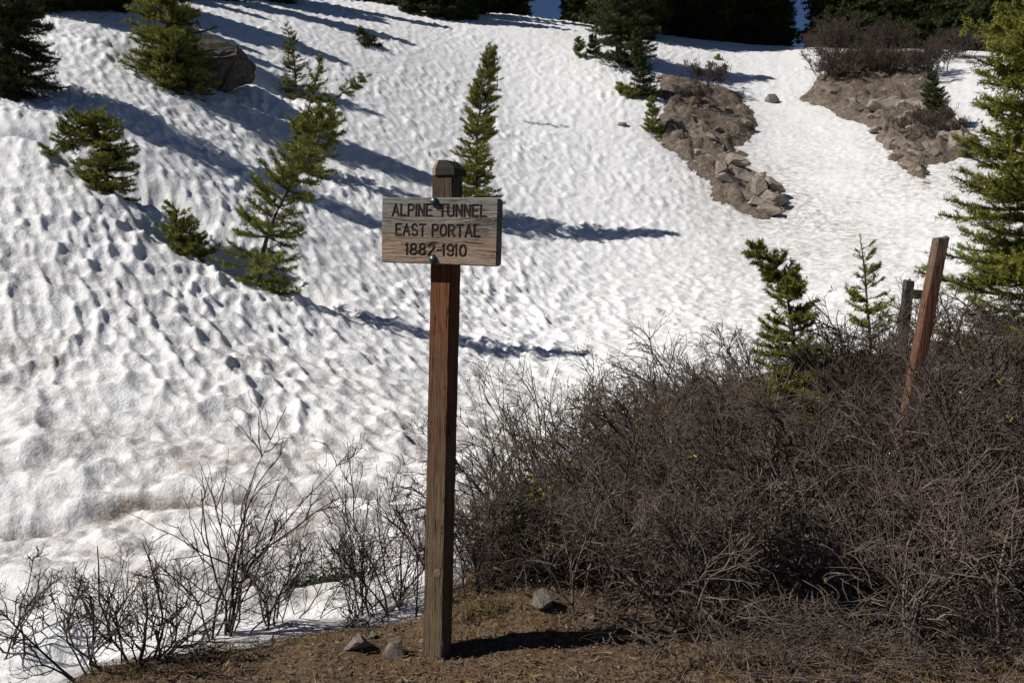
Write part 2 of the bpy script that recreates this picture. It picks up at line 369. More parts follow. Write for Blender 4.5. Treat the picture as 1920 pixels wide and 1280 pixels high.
# ------------------------------------------------------------------ rocks
def rock_mesh(name, seed, m, flatn=(1, .8, .65), npts=15, sub=1, rough=.06):
    r = np.random.RandomState(seed); bm = bmesh.new()
    d = norm(r.normal(size=(npts, 3)))*(.8+.35*r.rand(npts, 1))*np.array(flatn)*.5
    for p in d: bm.verts.new(p)
    bmesh.ops.convex_hull(bm, input=bm.verts)
    for v in [v for v in bm.verts if not v.link_faces]: bm.verts.remove(v)
    bmesh.ops.bevel(bm, geom=list(bm.edges), offset=.035, segments=1, affect='EDGES', clamp_overlap=True)
    bmesh.ops.triangulate(bm, faces=bm.faces)
    if sub: bmesh.ops.subdivide_edges(bm, edges=bm.edges, cuts=sub, use_grid_fill=True)
    for v in bm.verts:
        v.co += Vector(r.normal(size=3))*rough*.25
    bmesh.ops.recalc_face_normals(bm, faces=bm.faces)
    me = bpy.data.meshes.new(name); bm.to_mesh(me); bm.free(); me.materials.append(m); return me

def outcrop(name, poly, label, height, seed):
    P_ = np.array(poly); c = P_.mean(0); cz = sz(*c)
    root = thing(name, (c[0], c[1], cz), label, 'rock outcrop')
    x = np.arange(P_[:,0].min()-.6, P_[:,0].max()+.6, .065); y = np.arange(P_[:,1].min()-.6, P_[:,1].max()+.6, .085)
    Y, X = np.meshgrid(y, x, indexing='ij')
    sd = poly_sd(X, Y, poly) + .22*fbm(X*1.4, Y*1.4, seed, 4)
    h = height*sstep(-.1, 1.1, sd)*(.75 + .9*fbm(X*.9, Y*.9, seed+3, 3)) + .10*np.tanh(sd/.2)
    led = (X*.5 - Y*.8)*1.6 + 1.5*fbm(X*.8, Y*.8, seed+5, 3)           # broken ledges
    h = h + sstep(0, .4, sd)*(.16*(np.abs((led % 1)-.5)*2) + .12*fbm(X*3.2, Y*3.2, seed+9, 4) + .05*fbm(X*9, Y*9, seed+13, 3))
    r1 = (X*.8 + Y*.6)/.75 + .5*fbm(X*1.1, Y*1.1, seed+21, 3); r2 = (Y*.8 - X*.6)/.5 + .5*fbm(X*1.1, Y*1.1, seed+23, 3)
    blk = .6*cells(r1, r2, seed) + .4*cells(r1*2.1, r2*2.1, seed+2)
    low = sstep(Y.mean()+2.2, Y.mean()-1.2, Y + .9*fbm(X*.7, Y*.7, seed+27, 2))*sstep(.05, .35, sd)
    h = h + low*.36*(blk-.35)
    Z = base(X, Y) + h
    V = np.stack([X-c[0], Y-c[1], Z-cz], -1).reshape(-1, 3)
    link('soil_bank', mesh_np('soil_bank', V, grid_faces(len(y), len(x), sd > -.35), M['outcrop'], True), root)
    def top(X_, Y_):
        i = min(max(int((Y_-y[0])/.085), 0), len(y)-1); j = min(max(int((X_-x[0])/.065), 0), len(x)-1); return Z[i, j]
    return root, top
OA, topA = outcrop('rock_outcrop', OUT_A, 'brown soil and slab outcrop narrowing to blocky grey slabs, left of snow tongue', .04, 201)
OB, topB = outcrop('rock_outcrop', OUT_B, 'tan rubble outcrop crowned by bare brown shrubs, right of snow tongue', .12, 241)
BLOCK = [rock_mesh('stone', 300+i, M['rock'], ((1.2,.8,.5), (1,.75,.7), (1.1,.9,.55), (.9,.7,.8))[i % 4], 12+i, 1, .05) for i in range(7)]
def stones(root, top, spots, seed):
    r = np.random.RandomState(seed)
    for px, py, s in spots:
        p = hit(px, py); k = p.y/FPX*s*1.35
        o = link('stone', BLOCK[r.randint(7)], root)
        o.location = Vector((p.x, p.y, top(p.x, p.y) + k*.08)) - root.location
        o.rotation_euler = (r.uniform(-.3,.3), r.uniform(.1,.55), r.uniform(-.9, .2)); o.scale = (k, k*r.uniform(.7,1), k*r.uniform(.75,1.1))
stones(OA, topA, [(1352,342,34),(1380,336,38),(1405,330,30),(1368,362,36),(1400,356,40),(1428,356,32),(1395,380,34),(1420,376,42),(1447,372,36),(1424,398,36),(1450,392,42),(1462,384,30),(1440,405,34),
                  (1335,322,26),(1360,318,24),(1392,292,22),(1310,300,20),(1330,285,18),(1292,262,18),(1350,262,16),(1398,245,18),(1385,230,14),(1262,248,14),(1300,230,12),(1372,345,26),(1412,345,28)], 5)
stones(OB, topB, [(1660,225,50),(1712,230,56),(1738,245,44),(1690,258,36),(1722,272,40),(1650,250,28),(1668,278,34),(1695,290,36),(1718,300,30),(1742,285,34),(1680,302,30),(1702,318,28),(1760,265,26),(1772,285,30),(1790,290,34),(1805,275,26),
                  (1620,215,24),(1640,230,22),(1600,205,18),(1580,198,16),(1560,190,18),(1755,300,22),(1728,330,20),(1738,345,16),(1815,285,22),(1822,262,16),(1540,188,14),(1705,245,24)], 6)
def pebbles(root, top, poly, nn, seed):
    r = np.random.RandomState(seed); P_ = np.array(poly); lo, hi = P_.min(0), P_.max(0)
    bmv, bmf = [], []; base_me = rock_mesh('tmp', 77, M['rock'], (1,.8,.6), 10, 0, .03)
    bv = np.array([v.co[:] for v in base_me.vertices]); bf = np.array([p.vertices[:] for p in base_me.polygons]); bpy.data.meshes.remove(base_me)
    pts = lo + (hi-lo)*r.rand(nn*3, 2); pts = pts[poly_sd(pts[:,0], pts[:,1], poly) > -.05][:nn]
    for k, (x, y) in enumerate(pts):
        s = .05 + .13*r.rand()**3; a = r.rand()*6.3
        R_ = np.array([[math.cos(a), -math.sin(a), 0], [math.sin(a), math.cos(a), 0], [0, 0, 1]])
        bmv.append((bv*s) @ R_.T + np.array([x-root.location.x, y-root.location.y, top(x, y)+.02-root.location.z])); bmf.append(bf + k*len(bv))
    o = link('rubble', mesh_np('rubble', np.concatenate(bmv), np.concatenate(bmf), M['rock']), root); o['kind'] = 'stuff'
pebbles(OA, topA, OUT_A, 420, 8); pebbles(OB, topB, OUT_B, 520, 9)

def lone_rock(name, px, py, wpx, label, m, seed, dims, sink=.25, lift=None, rz=0.3, cat='rock'):
    p = hit(px, py); k = p.y/FPX*wpx
    me = rock_mesh(name, seed, m, dims, 16, 2, .05 if name == 'boulder' else .025)
    o = link(name, me); o.scale = (k, k, k); zz = max(gz(p.x, p.y), sz(p.x, p.y))
    o.location = (p.x, p.y, zz + k*dims[2]*(.5-sink)); o.rotation_euler = (0, .1, rz); tag(o, label, cat); return o
lone_rock('boulder', 408, 158, 138, 'large dark boulder in the snow beside the upper left conifer', M['boulder'], 12, (1, .8, .75), .1, cat='boulder')
lone_rock('rock', 1447, 192, 32, 'lone small tan rock on the snow between the two outcrops', M['rock'], 15, (1, .8, .7))
lone_rock('rock', 1167, 236, 20, 'tiny brown rock alone on the open snow left of the outcrop', M['rock'], 19, (1, .7, .55))
for px, py, w, lab, sd_, dm in ((1012,1214,54,'pale upright stone lying right of the sign post shadow',31,(.9,.7,1.0)),
        (668,1266,58,'flat grey stone at the bottom edge left of the sign post',32,(1.1,.9,.6)),
        (742,1278,56,'pale tan stone cut by the bottom edge below the sign post',33,(1,.9,.7)),
        (698,1232,24,'small pale stone left of the sign post foot',34,(1,.8,.7)),
        (797,1248,26,'small tan stone touching the front of the sign post foot',35,(1,.8,.6)),
        (933,1212,18,'tiny white stone just below the sign post shadow',36,(1,.8,.7)),
        (757,1222,14,'tiny grey pebble halfway between post foot and small pale stone',37,(1,.8,.7)),
        (1110,1215,30,'low brown stone half buried right of the pale upright stone',38,(1.2,.8,.4))):
    lone_rock('stone', px, py, w, lab, M['stone'], sd_, dm, .25, rz=sd_*.7, cat='stone')

# ------------------------------------------------------------------ conifers
def smooth_path(pts, n_):
    P_ = np.array(pts, float); s = np.r_[0, np.cumsum(np.linalg.norm(np.diff(P_, axis=0), axis=1))]; s /= s[-1]
    t = np.linspace(0, 1, n_); Q = np.stack([np.interp(t, s, P_[:,k]) for k in range(3)], -1)
    for _ in range(3):
        Q[1:-1] = .25*Q[:-2] + .5*Q[1:-1] + .25*Q[2:]
    return Q
def conifer_meshes(name, trunk, rad, spread, nb, seed, needle=.035, width=.007, dens=160, bark='bark', leaf='needle', low=.03, shape=.8, up=(-.15, .75), twigs=9, gaps=.0, per=5.5, tiplen=.09):
    """trunk: list of local points; spread: longest branch; returns (trunk mesh, crown mesh)"""
    r = np.random.RandomState(seed); n_ = 24; T = smooth_path(trunk, n_); H = np.linalg.norm(np.diff(T, axis=0), axis=1).sum()
    tt = np.linspace(0, 1, n_)
    V1, F1 = tubes(T[None], (rad*(1-tt)**.8 + rad*.05)[None], 7)
    nb = int(nb*1.35); twigs = int(twigs*1.25); dens = dens*1.15; needle *= 1.15; width *= 1.2
    t = low + (1-low)*np.sort(r.rand(nb))**1.0; t = np.floor(t*nb/per)/(nb/per) + r.normal(size=nb)*.006; t = np.clip(t, low, .985)
    if gaps: 
        g = vnoise(t*7, t*0+seed*1.7, seed); t = t[g > -.5+gaps]; nb = len(t)
    tv = np.stack([np.interp(t, tt, T[:,k]) for k in range(3)], -1)
    td = norm(np.stack([np.interp(np.clip(t+.02, 0, 1), tt, T[:,k]) - np.interp(np.clip(t-.02, 0, 1), tt, T[:,k]) for k in range(3)], -1))
    az = r.rand(nb)*2*math.pi
    L = (spread*(1-t)**shape*(.6+.55*r.rand(nb)) + tiplen)*np.where(t < low+.1, .55+4.5*(t-low), 1)
    el = up[0] + (up[1]-up[0])*t**1.2 + r.normal(size=nb)*.14
    e1 = norm(np.cross(td, np.array([.3, 1., .05]))); e2 = np.cross(td, e1)
    out = e1*np.cos(az)[:,None] + e2*np.sin(az)[:,None]
    d = norm(out*np.cos(el)[:,None] + td*np.sin(el)[:,None])
    m_ = 7; Pb = np.empty((nb, m_, 3)); p = tv.copy(); Pb[:,0] = p
    for i in range(1, m_):
        d = norm(d + np.array([0, 0, 1.])*(.05*(i-2))*(1-.3*t)[:,None] + r.normal(size=(nb,3))*.05)
        p = p + d*(L/(m_-1))[:,None]; Pb[:,i] = p
    # twigs either side of each branch
    k = twigs; pi = np.repeat(np.arange(nb), k); f = .15 + .83*r.rand(nb*k); idx = f*(m_-1); i0 = np.minimum(idx.astype(int), m_-2); fr = (idx-i0)[:,None]
    q = Pb[pi, i0]*(1-fr) + Pb[pi, i0+1]*fr; ax = norm(Pb[pi, i0+1]-Pb[pi, i0])
    upv = np.array([0, 0, 1.]) + ax*0; sd = norm(np.cross(ax, upv)); sgn = np.where(r.rand(nb*k) < .5, -1., 1.)
    td2 = norm(ax*.75 + sd*sgn[:,None]*(.65+.3*r.rand(nb*k))[:,None] + upv*(r.normal(size=(nb*k))*.22 + .03)[:,None])
    L2 = L[pi]*(.42*(1-f) + .10)*(.6+.7*r.rand(nb*k))
    L2 = np.maximum(L2, needle*.7)
    Pt = q[:,None,:] + td2[:,None,:]*(L2[:,None]*np.array([0, .5, 1.])[None])[...,None]
    Pt[:,2,2] += L2*.06
    Vb, Fb = tubes(Pb, (rad*.32*(L/spread)[:,None]*(1-.85*np.linspace(0,1,m_))[None] + .0012), 3)
    V, F = np.concatenate([V1, Vb]), np.concatenate([F1, Fb+len(V1)])
    tm = mesh_np('trunk', V, F, M[bark], True)
    # needles
    A_ = np.concatenate([Pb[:,:-1].reshape(-1,3), Pt[:,:-1].reshape(-1,3), T[-7:-1]]); B_ = np.concatenate([Pb[:,1:].reshape(-1,3), Pt[:,1:].reshape(-1,3), T[-6:]])
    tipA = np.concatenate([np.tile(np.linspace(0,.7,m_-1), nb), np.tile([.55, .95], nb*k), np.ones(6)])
    ln = np.linalg.norm(B_-A_, axis=1); cnt = r.poisson(ln*dens*np.where(tipA < .25, .35, 1.)); ii = np.repeat(np.arange(len(A_)), cnt); nn = len(ii)
    w = r.rand(nn)[:,None]; b0 = A_[ii]*(1-w) + B_[ii]*w; ax = norm(B_-A_)[ii]
    rd = norm(np.cross(ax, norm(r.normal(size=(nn,3)))))
    rd = norm(rd + np.array([0,0,.35])); nd = norm(ax*(.35+.5*r.rand(nn))[:,None] + rd)
    ll = needle*(.6+.7*r.rand(nn))[:,None]; sidev = norm(np.cross(nd, norm(r.normal(size=(nn,3)))))*width*.5
    Vn = np.stack([b0-sidev, b0+sidev, b0+nd*ll], 1).reshape(-1, 3); Fn = np.arange(nn*3).reshape(-1, 3)
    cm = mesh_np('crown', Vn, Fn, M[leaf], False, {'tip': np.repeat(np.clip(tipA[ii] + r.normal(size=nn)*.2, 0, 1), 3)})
    return tm, cm
def conifer(name, pix, label, cat='sapling', depth=None, sink=.4, group=None, leanY=0.0, **kw):
    """pix: photo points up the stem, first = foot"""
    p0 = hit(*pix[0]); Y = depth or p0.y
    pts = [at(px, py, Y + leanY*i) for i, (px, py) in enumerate(pix)]
    foot = pts[0]; pts = [foot - Vector((0, 0, sink))] + pts[1:] if sink else pts
    root = thing(name, foot, label, cat, group)
    tm, cm = conifer_meshes(name, [q-foot for q in pts], **kw)
    link('trunk', tm, root); link('crown', cm, root); return root

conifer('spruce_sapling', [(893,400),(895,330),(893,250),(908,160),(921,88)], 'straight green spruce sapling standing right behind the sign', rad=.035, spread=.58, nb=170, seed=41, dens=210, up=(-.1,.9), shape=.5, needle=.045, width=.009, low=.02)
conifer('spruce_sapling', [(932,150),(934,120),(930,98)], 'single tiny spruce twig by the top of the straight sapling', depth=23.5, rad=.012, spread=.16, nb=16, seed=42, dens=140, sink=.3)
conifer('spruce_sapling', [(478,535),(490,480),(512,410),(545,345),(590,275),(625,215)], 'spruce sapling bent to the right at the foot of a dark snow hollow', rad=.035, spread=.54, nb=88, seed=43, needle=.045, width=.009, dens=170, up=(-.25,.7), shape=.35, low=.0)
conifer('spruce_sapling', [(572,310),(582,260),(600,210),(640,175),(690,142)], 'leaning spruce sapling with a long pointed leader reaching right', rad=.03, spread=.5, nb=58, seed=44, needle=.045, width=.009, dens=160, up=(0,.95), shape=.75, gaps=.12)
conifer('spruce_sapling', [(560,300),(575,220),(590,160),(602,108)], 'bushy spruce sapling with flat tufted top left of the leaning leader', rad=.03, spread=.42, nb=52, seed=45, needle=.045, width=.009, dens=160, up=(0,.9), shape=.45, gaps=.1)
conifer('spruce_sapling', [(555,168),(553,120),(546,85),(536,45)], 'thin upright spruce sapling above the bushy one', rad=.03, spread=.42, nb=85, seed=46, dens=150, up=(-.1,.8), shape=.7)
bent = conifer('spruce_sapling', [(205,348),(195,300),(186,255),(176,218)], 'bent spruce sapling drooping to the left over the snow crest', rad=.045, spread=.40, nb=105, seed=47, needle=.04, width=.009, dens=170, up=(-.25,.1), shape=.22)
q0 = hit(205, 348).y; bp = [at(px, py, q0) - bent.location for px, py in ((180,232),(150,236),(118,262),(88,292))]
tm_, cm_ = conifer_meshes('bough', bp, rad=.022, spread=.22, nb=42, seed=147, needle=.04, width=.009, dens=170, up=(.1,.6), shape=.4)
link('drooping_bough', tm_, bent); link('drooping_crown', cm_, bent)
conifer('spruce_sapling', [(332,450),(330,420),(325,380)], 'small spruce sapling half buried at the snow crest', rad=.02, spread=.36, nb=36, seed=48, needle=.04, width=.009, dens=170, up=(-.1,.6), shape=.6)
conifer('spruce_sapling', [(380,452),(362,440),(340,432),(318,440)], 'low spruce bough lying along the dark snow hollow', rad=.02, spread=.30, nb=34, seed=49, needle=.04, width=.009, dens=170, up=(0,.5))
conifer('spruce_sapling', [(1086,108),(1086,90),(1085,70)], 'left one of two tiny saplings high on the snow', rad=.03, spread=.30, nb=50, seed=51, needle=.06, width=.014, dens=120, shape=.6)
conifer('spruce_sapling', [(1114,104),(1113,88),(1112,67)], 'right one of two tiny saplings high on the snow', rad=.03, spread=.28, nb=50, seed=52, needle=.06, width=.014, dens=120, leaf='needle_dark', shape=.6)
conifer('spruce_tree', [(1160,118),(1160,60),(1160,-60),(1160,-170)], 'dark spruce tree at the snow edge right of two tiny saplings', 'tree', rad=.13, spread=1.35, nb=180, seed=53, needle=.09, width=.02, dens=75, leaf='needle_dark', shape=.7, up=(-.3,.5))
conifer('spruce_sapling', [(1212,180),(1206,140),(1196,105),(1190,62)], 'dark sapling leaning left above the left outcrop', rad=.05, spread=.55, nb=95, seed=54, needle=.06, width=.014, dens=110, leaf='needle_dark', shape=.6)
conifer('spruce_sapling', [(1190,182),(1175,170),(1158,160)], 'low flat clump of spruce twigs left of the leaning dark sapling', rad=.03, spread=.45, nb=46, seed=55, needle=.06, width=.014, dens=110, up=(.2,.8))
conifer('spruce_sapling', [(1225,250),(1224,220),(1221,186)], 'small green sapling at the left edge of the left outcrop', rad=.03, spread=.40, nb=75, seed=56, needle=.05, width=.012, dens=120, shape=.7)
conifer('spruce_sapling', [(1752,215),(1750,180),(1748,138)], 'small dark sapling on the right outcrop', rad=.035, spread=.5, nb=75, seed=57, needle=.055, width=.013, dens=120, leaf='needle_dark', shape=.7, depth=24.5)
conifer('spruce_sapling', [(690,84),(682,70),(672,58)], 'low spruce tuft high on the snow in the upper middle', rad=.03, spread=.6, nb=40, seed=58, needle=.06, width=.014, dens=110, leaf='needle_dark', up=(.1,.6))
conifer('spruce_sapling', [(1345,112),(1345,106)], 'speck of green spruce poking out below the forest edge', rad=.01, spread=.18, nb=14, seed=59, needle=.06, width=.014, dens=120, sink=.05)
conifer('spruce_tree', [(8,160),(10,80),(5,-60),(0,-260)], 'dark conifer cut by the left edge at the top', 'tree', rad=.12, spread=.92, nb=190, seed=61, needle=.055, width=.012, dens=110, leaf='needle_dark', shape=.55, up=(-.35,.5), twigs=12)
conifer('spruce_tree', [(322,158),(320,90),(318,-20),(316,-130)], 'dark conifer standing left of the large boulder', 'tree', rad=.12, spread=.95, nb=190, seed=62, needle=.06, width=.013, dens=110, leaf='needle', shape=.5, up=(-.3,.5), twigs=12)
# near ones on the right
conifer('spruce_sapling', [(1500,760),(1488,640),(1478,560),(1462,505),(1440,485),(1408,466)], 'bright green sapling with its tip bent left above the thicket', depth=6.0, sink=.4, rad=.02, spread=.36, nb=125, seed=71, needle=.026, width=.0055, dens=330, leaf='needle_bright', up=(-.1,.75), shape=.95, twigs=10)
conifer('spruce_sapling', [(1640,760),(1632,640),(1625,560),(1620,490),(1612,440)], 'thin sparse sapling with forked tip right of the bent bright sapling', depth=6.3, sink=.4, rad=.02, spread=.33, nb=70, seed=72, needle=.024, width=.005, dens=300, leaf='needle_bright', up=(0,.6), shape=.9, twigs=6)
conifer('spruce_tree', [(2005,790),(2005,500),(2010,100),(2015,-420)], 'tall green spruce cut by the right edge of the picture', 'tree', depth=7.0, sink=.2, rad=.09, spread=1.2, nb=290, seed=73, per=13, needle=.036, width=.0065, dens=270, leaf='needle_bright', up=(-.12,.35), shape=.62, twigs=20, low=.02)

# the forest along the top
def forest():
    protos = []
    for i in range(5):
        r = np.random.RandomState(400+i); H = (8.5, 10, 7.5, 9.5, 6.5)[i]
        tr = [(0,0,-.3), (r.normal()*.08, 0, H*.4), (r.normal()*.15, r.normal()*.1, H)]
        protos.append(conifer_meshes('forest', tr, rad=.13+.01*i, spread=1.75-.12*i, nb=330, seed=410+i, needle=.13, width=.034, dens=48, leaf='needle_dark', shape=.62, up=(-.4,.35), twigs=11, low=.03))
    r = np.random.RandomState(77); spots = []
    edge = [(-60,20),(40,28),(100,42),(170,40),(230,42),(285,25),(390,14),(440,22),(500,18),(540,27),(600,6),(650,14),(700,22),(740,30),(775,45),(810,52),(850,56),(880,56),(905,40),(972,36),
            (1066,36),(1105,34),(1125,60),(1180,85),(1225,78),(1262,84),(1300,88),(1340,92),(1380,94),(1420,96),(1446,97),(1528,95),(1555,80),(1600,72),(1650,66),(1700,72),(1750,80),(1800,92),(1850,96),(1900,98)]
    def edge_hit(px, py):
        Ys = np.linspace(14, 40, 700); a, b, c = ray(px, 640); g = base0(a/b*Ys, Ys); el = (g-EYE)/Ys
        want = (495-py)/FPX; k = np.argmax(el >= want)
        if el[k] < want: k = np.argmax(el)
        return a/b*Ys[k], Ys[k]
    where = {0:'left of the conifer on the left edge', 1:'behind the conifer on the left edge', 3:'between the left edge conifer and the boulder conifer', 5:'directly behind the conifer beside the boulder', 7:'just right of the conifer beside the boulder',
             9:'above the thin upright sapling', 12:'above the low tuft in the upper middle', 16:'left of the straight sapling top', 17:'above the straight sapling behind the sign', 19:'left of the blue sky gap at the top middle',
             20:'right of the blue sky gap at the top middle', 23:'behind the dark spruce at the snow edge', 27:'above the speck of green spruce', 30:'left of the notch of blue sky at the upper right', 31:'right of the notch of blue sky at the upper right',
             33:'behind the tall reddish-brown shrub', 36:'behind the shrubs near the right spruce', 39:'behind the tall spruce on the right edge'}
    for k, (px, py) in enumerate(edge):
        x, y = edge_hit(px, py); small = .42 if px in (972, 1066) else .55 if px in (1446, 1528) else .36+.16*r.rand() if px < 900 else .8+.45*r.rand()
        spots.append((x, y + .4, small, ('dark forest conifer ' + where[k]) if k in where else 'dark conifer in the front row of the forest wall above the snow'))
    for row, (dd, st) in enumerate(((2.2, 50), (4.6, 64), (8.0, 80))):
        for px in range(-120, 2040, st):
            q = px + r.uniform(-16, 16)
            if 950 < q < 1090 or 1435 < q < 1540: continue
            e = edge[int(np.argmin([abs(e[0]-q) for e in edge]))]; x, y = edge_hit(q, e[1])
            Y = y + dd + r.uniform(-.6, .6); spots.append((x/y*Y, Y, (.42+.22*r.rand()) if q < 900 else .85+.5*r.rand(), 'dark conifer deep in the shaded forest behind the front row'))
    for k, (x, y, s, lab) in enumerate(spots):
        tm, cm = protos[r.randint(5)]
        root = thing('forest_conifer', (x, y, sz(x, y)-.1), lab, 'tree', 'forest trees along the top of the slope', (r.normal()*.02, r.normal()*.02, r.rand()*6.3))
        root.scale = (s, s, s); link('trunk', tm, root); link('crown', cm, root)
forest()

# ------------------------------------------------------------------ bare willow shrubs
def willow_mesh(seed, stems, H, spread, kids=(9, 5), curl=.16, rad=.006, lean=(0,0), arch=.0, n_=8, tmin=.0011, base_r=.07):
    r = np.random.RandomState(seed); B = stems
    az = r.rand(B)*2*math.pi; el = np.clip(np.abs(r.normal(size=B))*spread, 0, 1.45)
    d = np.stack([np.sin(el)*np.cos(az)+lean[0], np.sin(el)*np.sin(az)+lean[1], np.cos(el)], -1); d = norm(d)
    p = np.stack([r.normal(size=B)*base_r, r.normal(size=B)*base_r, np.full(B, -.05)], -1)
    L = H*(.55+.55*r.rand(B)); R = rad*(.55+.6*r.rand(B)); VV, FF, off, tips = [], [], 0, []
    for lev in range(3):
        Pn = np.empty((len(p), n_, 3)); q = p.copy(); dd = d.copy(); Pn[:,0] = q
        bend = norm(r.normal(size=(len(p),3)))*curl*.6
        for i in range(1, n_):
            trop = np.array([0,0,1.])*(.10 - arch*i/n_)*(1 if lev else .6)
            dd = norm(dd + bend + r.normal(size=(len(p),3))*curl + trop); q = q + dd*(L/(n_-1))[:,None]; Pn[:,i] = q
        lo = Pn[:,:,2].min(axis=1); Pn[:,:,2] += np.clip(.01-lo, 0, .3)[:,None]*np.linspace(0,1,n_)[None]
        rr = np.maximum(R[:,None]*(1-.72*np.linspace(0,1,n_))[None], tmin)
        V, F = tubes(Pn, rr, 4 if lev == 0 else 3); VV.append(V); FF.append(F+off); off += len(V)
        tips.append(Pn)
        if lev < 2:
            k = kids[lev]; pi = np.repeat(np.arange(len(p)), k); f = (.18 + .8*r.rand(len(pi)))*(n_-1); i0 = np.minimum(f.astype(int), n_-2); fr = (f-i0)[:,None]
            np_ = Pn[pi,i0]*(1-fr) + Pn[pi,i0+1]*fr; ax = norm(Pn[pi,i0+1]-Pn[pi,i0])
            d = norm(ax*.8 + norm(np.cross(ax, r.normal(size=(len(pi),3))))*(.45+.5*r.rand(len(pi)))[:,None])
            L = L[pi]*(1.02-f/(n_-1))*(.45+.5*r.rand(len(pi))) + H*.07; R = np.maximum(R[pi]*.6, tmin*1.15); p = np_
    return np.concatenate(VV), np.concatenate(FF), tips
def willow(name, loc, label, seed, group=None, leaves=0, m='twig', rz=0, sc=1, cat='shrub', **kw):
    V, F, tips = willow_mesh(seed, **kw)
    root = thing(name, loc, label, cat, group, (0, 0, rz)); root.scale = (sc,)*3
    link('branches', mesh_np('branches', V, F, M[m], True), root)
    r = np.random.RandomState(seed+5); T2 = np.concatenate([t[:,-1] for t in tips[1:]])
    # buds at the twig ends, a few opened into leaves
    sel = T2[r.rand(len(T2)) < .25]
    if len(sel): link('buds', leaf_mesh('buds', sel, .012, .005, r, M[m]), root)['kind'] = 'stuff'
    if leaves:
        sel = T2[r.permutation(len(T2))[:leaves]]
        sel = np.repeat(sel, 6, 0) + r.normal(size=(len(sel)*6, 3))*.012
        link('young_leaves', leaf_mesh('young_leaves', sel, .024, .010, r, M['leaf']), root)['kind'] = 'stuff'
    return root
def leaf_mesh(name, P_, ln, wd, r, m):
    n_ = len(P_); d = norm(r.normal(size=(n_,3)) + np.array([0,0,.8])); s = norm(np.cross(d, r.normal(size=(n_,3))))*wd*.5; l = d*(ln*(.6+.7*r.rand(n_)))[:,None]
    V = np.stack([P_, P_+l*.5-s, P_+l, P_+l*.5+s], 1).reshape(-1, 3)
    return mesh_np(name, V, np.arange(n_*4).reshape(-1, 4), m)
def gpt(px, py):
    a, b, c = ray(px, py); Ys = np.geomspace(1.5, 16, 900); z = EYE + c/b*Ys
    g = np.maximum(ground_z(a/b*Ys, Ys), base(a/b*Ys, Ys)); k = np.argmax(g >= z); return Vector((a/b*Ys[k], Ys[k], g[k]))

# the sparse ones on the left
willow('bare_shrub', gpt(262,1238), 'bare many-stemmed shrub rooted at the left dirt edge', 501, stems=12, H=0.53, spread=.5, kids=(7,4), curl=0.27, rad=.0065, base_r=.03)
willow('bare_shrub', gpt(400,1196), 'tall open bare shrub with two long upright stems on the left', 502, stems=5, H=0.95, spread=.28, kids=(6,3), curl=0.21, rad=.0075, base_r=.03)
willow('bare_shrub', gpt(420,1188), 'bare shrub with long stems arching right across the snow', 503, stems=5, H=1.00, spread=.25, kids=(6,3), curl=0.21, rad=.0075, lean=(.42,.1), base_r=.03)
willow('bare_shrub', gpt(170,1262), 'low bare shrub trailing left out of the picture', 504, stems=8, H=0.52, spread=.6, kids=(7,4), curl=0.27, rad=.006, lean=(-.8,0), base_r=.04)
willow('bare_shrub', gpt(20,1230), 'bare shrub cut by the left edge low down', 505, stems=6, H=0.47, spread=.6, kids=(6,3), curl=0.29, rad=.006, lean=(-.1,0), base_r=.05)
willow('bare_shrub', gpt(330,1205), 'short bare shrub between the two taller left shrubs', 506, stems=6, H=0.57, spread=.5, kids=(7,4), curl=0.27, rad=.005, base_r=.04)
willow('bare_shrub', gpt(560,1165), 'thin bare shrub over the green patch in the snow', 507, stems=6, H=0.59, spread=.55, kids=(6,3), curl=0.27, rad=.005, base_r=.05)
willow('bare_shrub', gpt(660,1150), 'fine twiggy bare shrub left of the sign post', 508, stems=9, H=0.68, spread=.55, kids=(7,4), curl=.18, rad=.005, base_r=.06)
willow('bare_shrub', gpt(748,1150), 'upright bare shrub touching the left side of the sign post', 509, stems=10, H=0.81, spread=.38, kids=(7,4), curl=.17, rad=.0055, base_r=.05)
willow('bare_shrub', gpt(705,1146), 'low spreading bare shrub between the fine twiggy one and the post', 511, stems=11, H=.55, spread=.7, kids=(7,4), curl=.2, rad=.0055, base_r=.06)
willow('bare_shrub', gpt(500,1172), 'low curly bare shrub left of the green patch', 512, stems=8, H=.5, spread=.6, kids=(7,4), curl=.24, rad=.0055, base_r=.05)
willow('tall_shrub', gpt(1712,905), 'tall twiggy shrub hiding the lower part of the leaning post', 513, stems=22, H=1.15, spread=.32, kids=(8,5), curl=.12, rad=.008, base_r=.2)
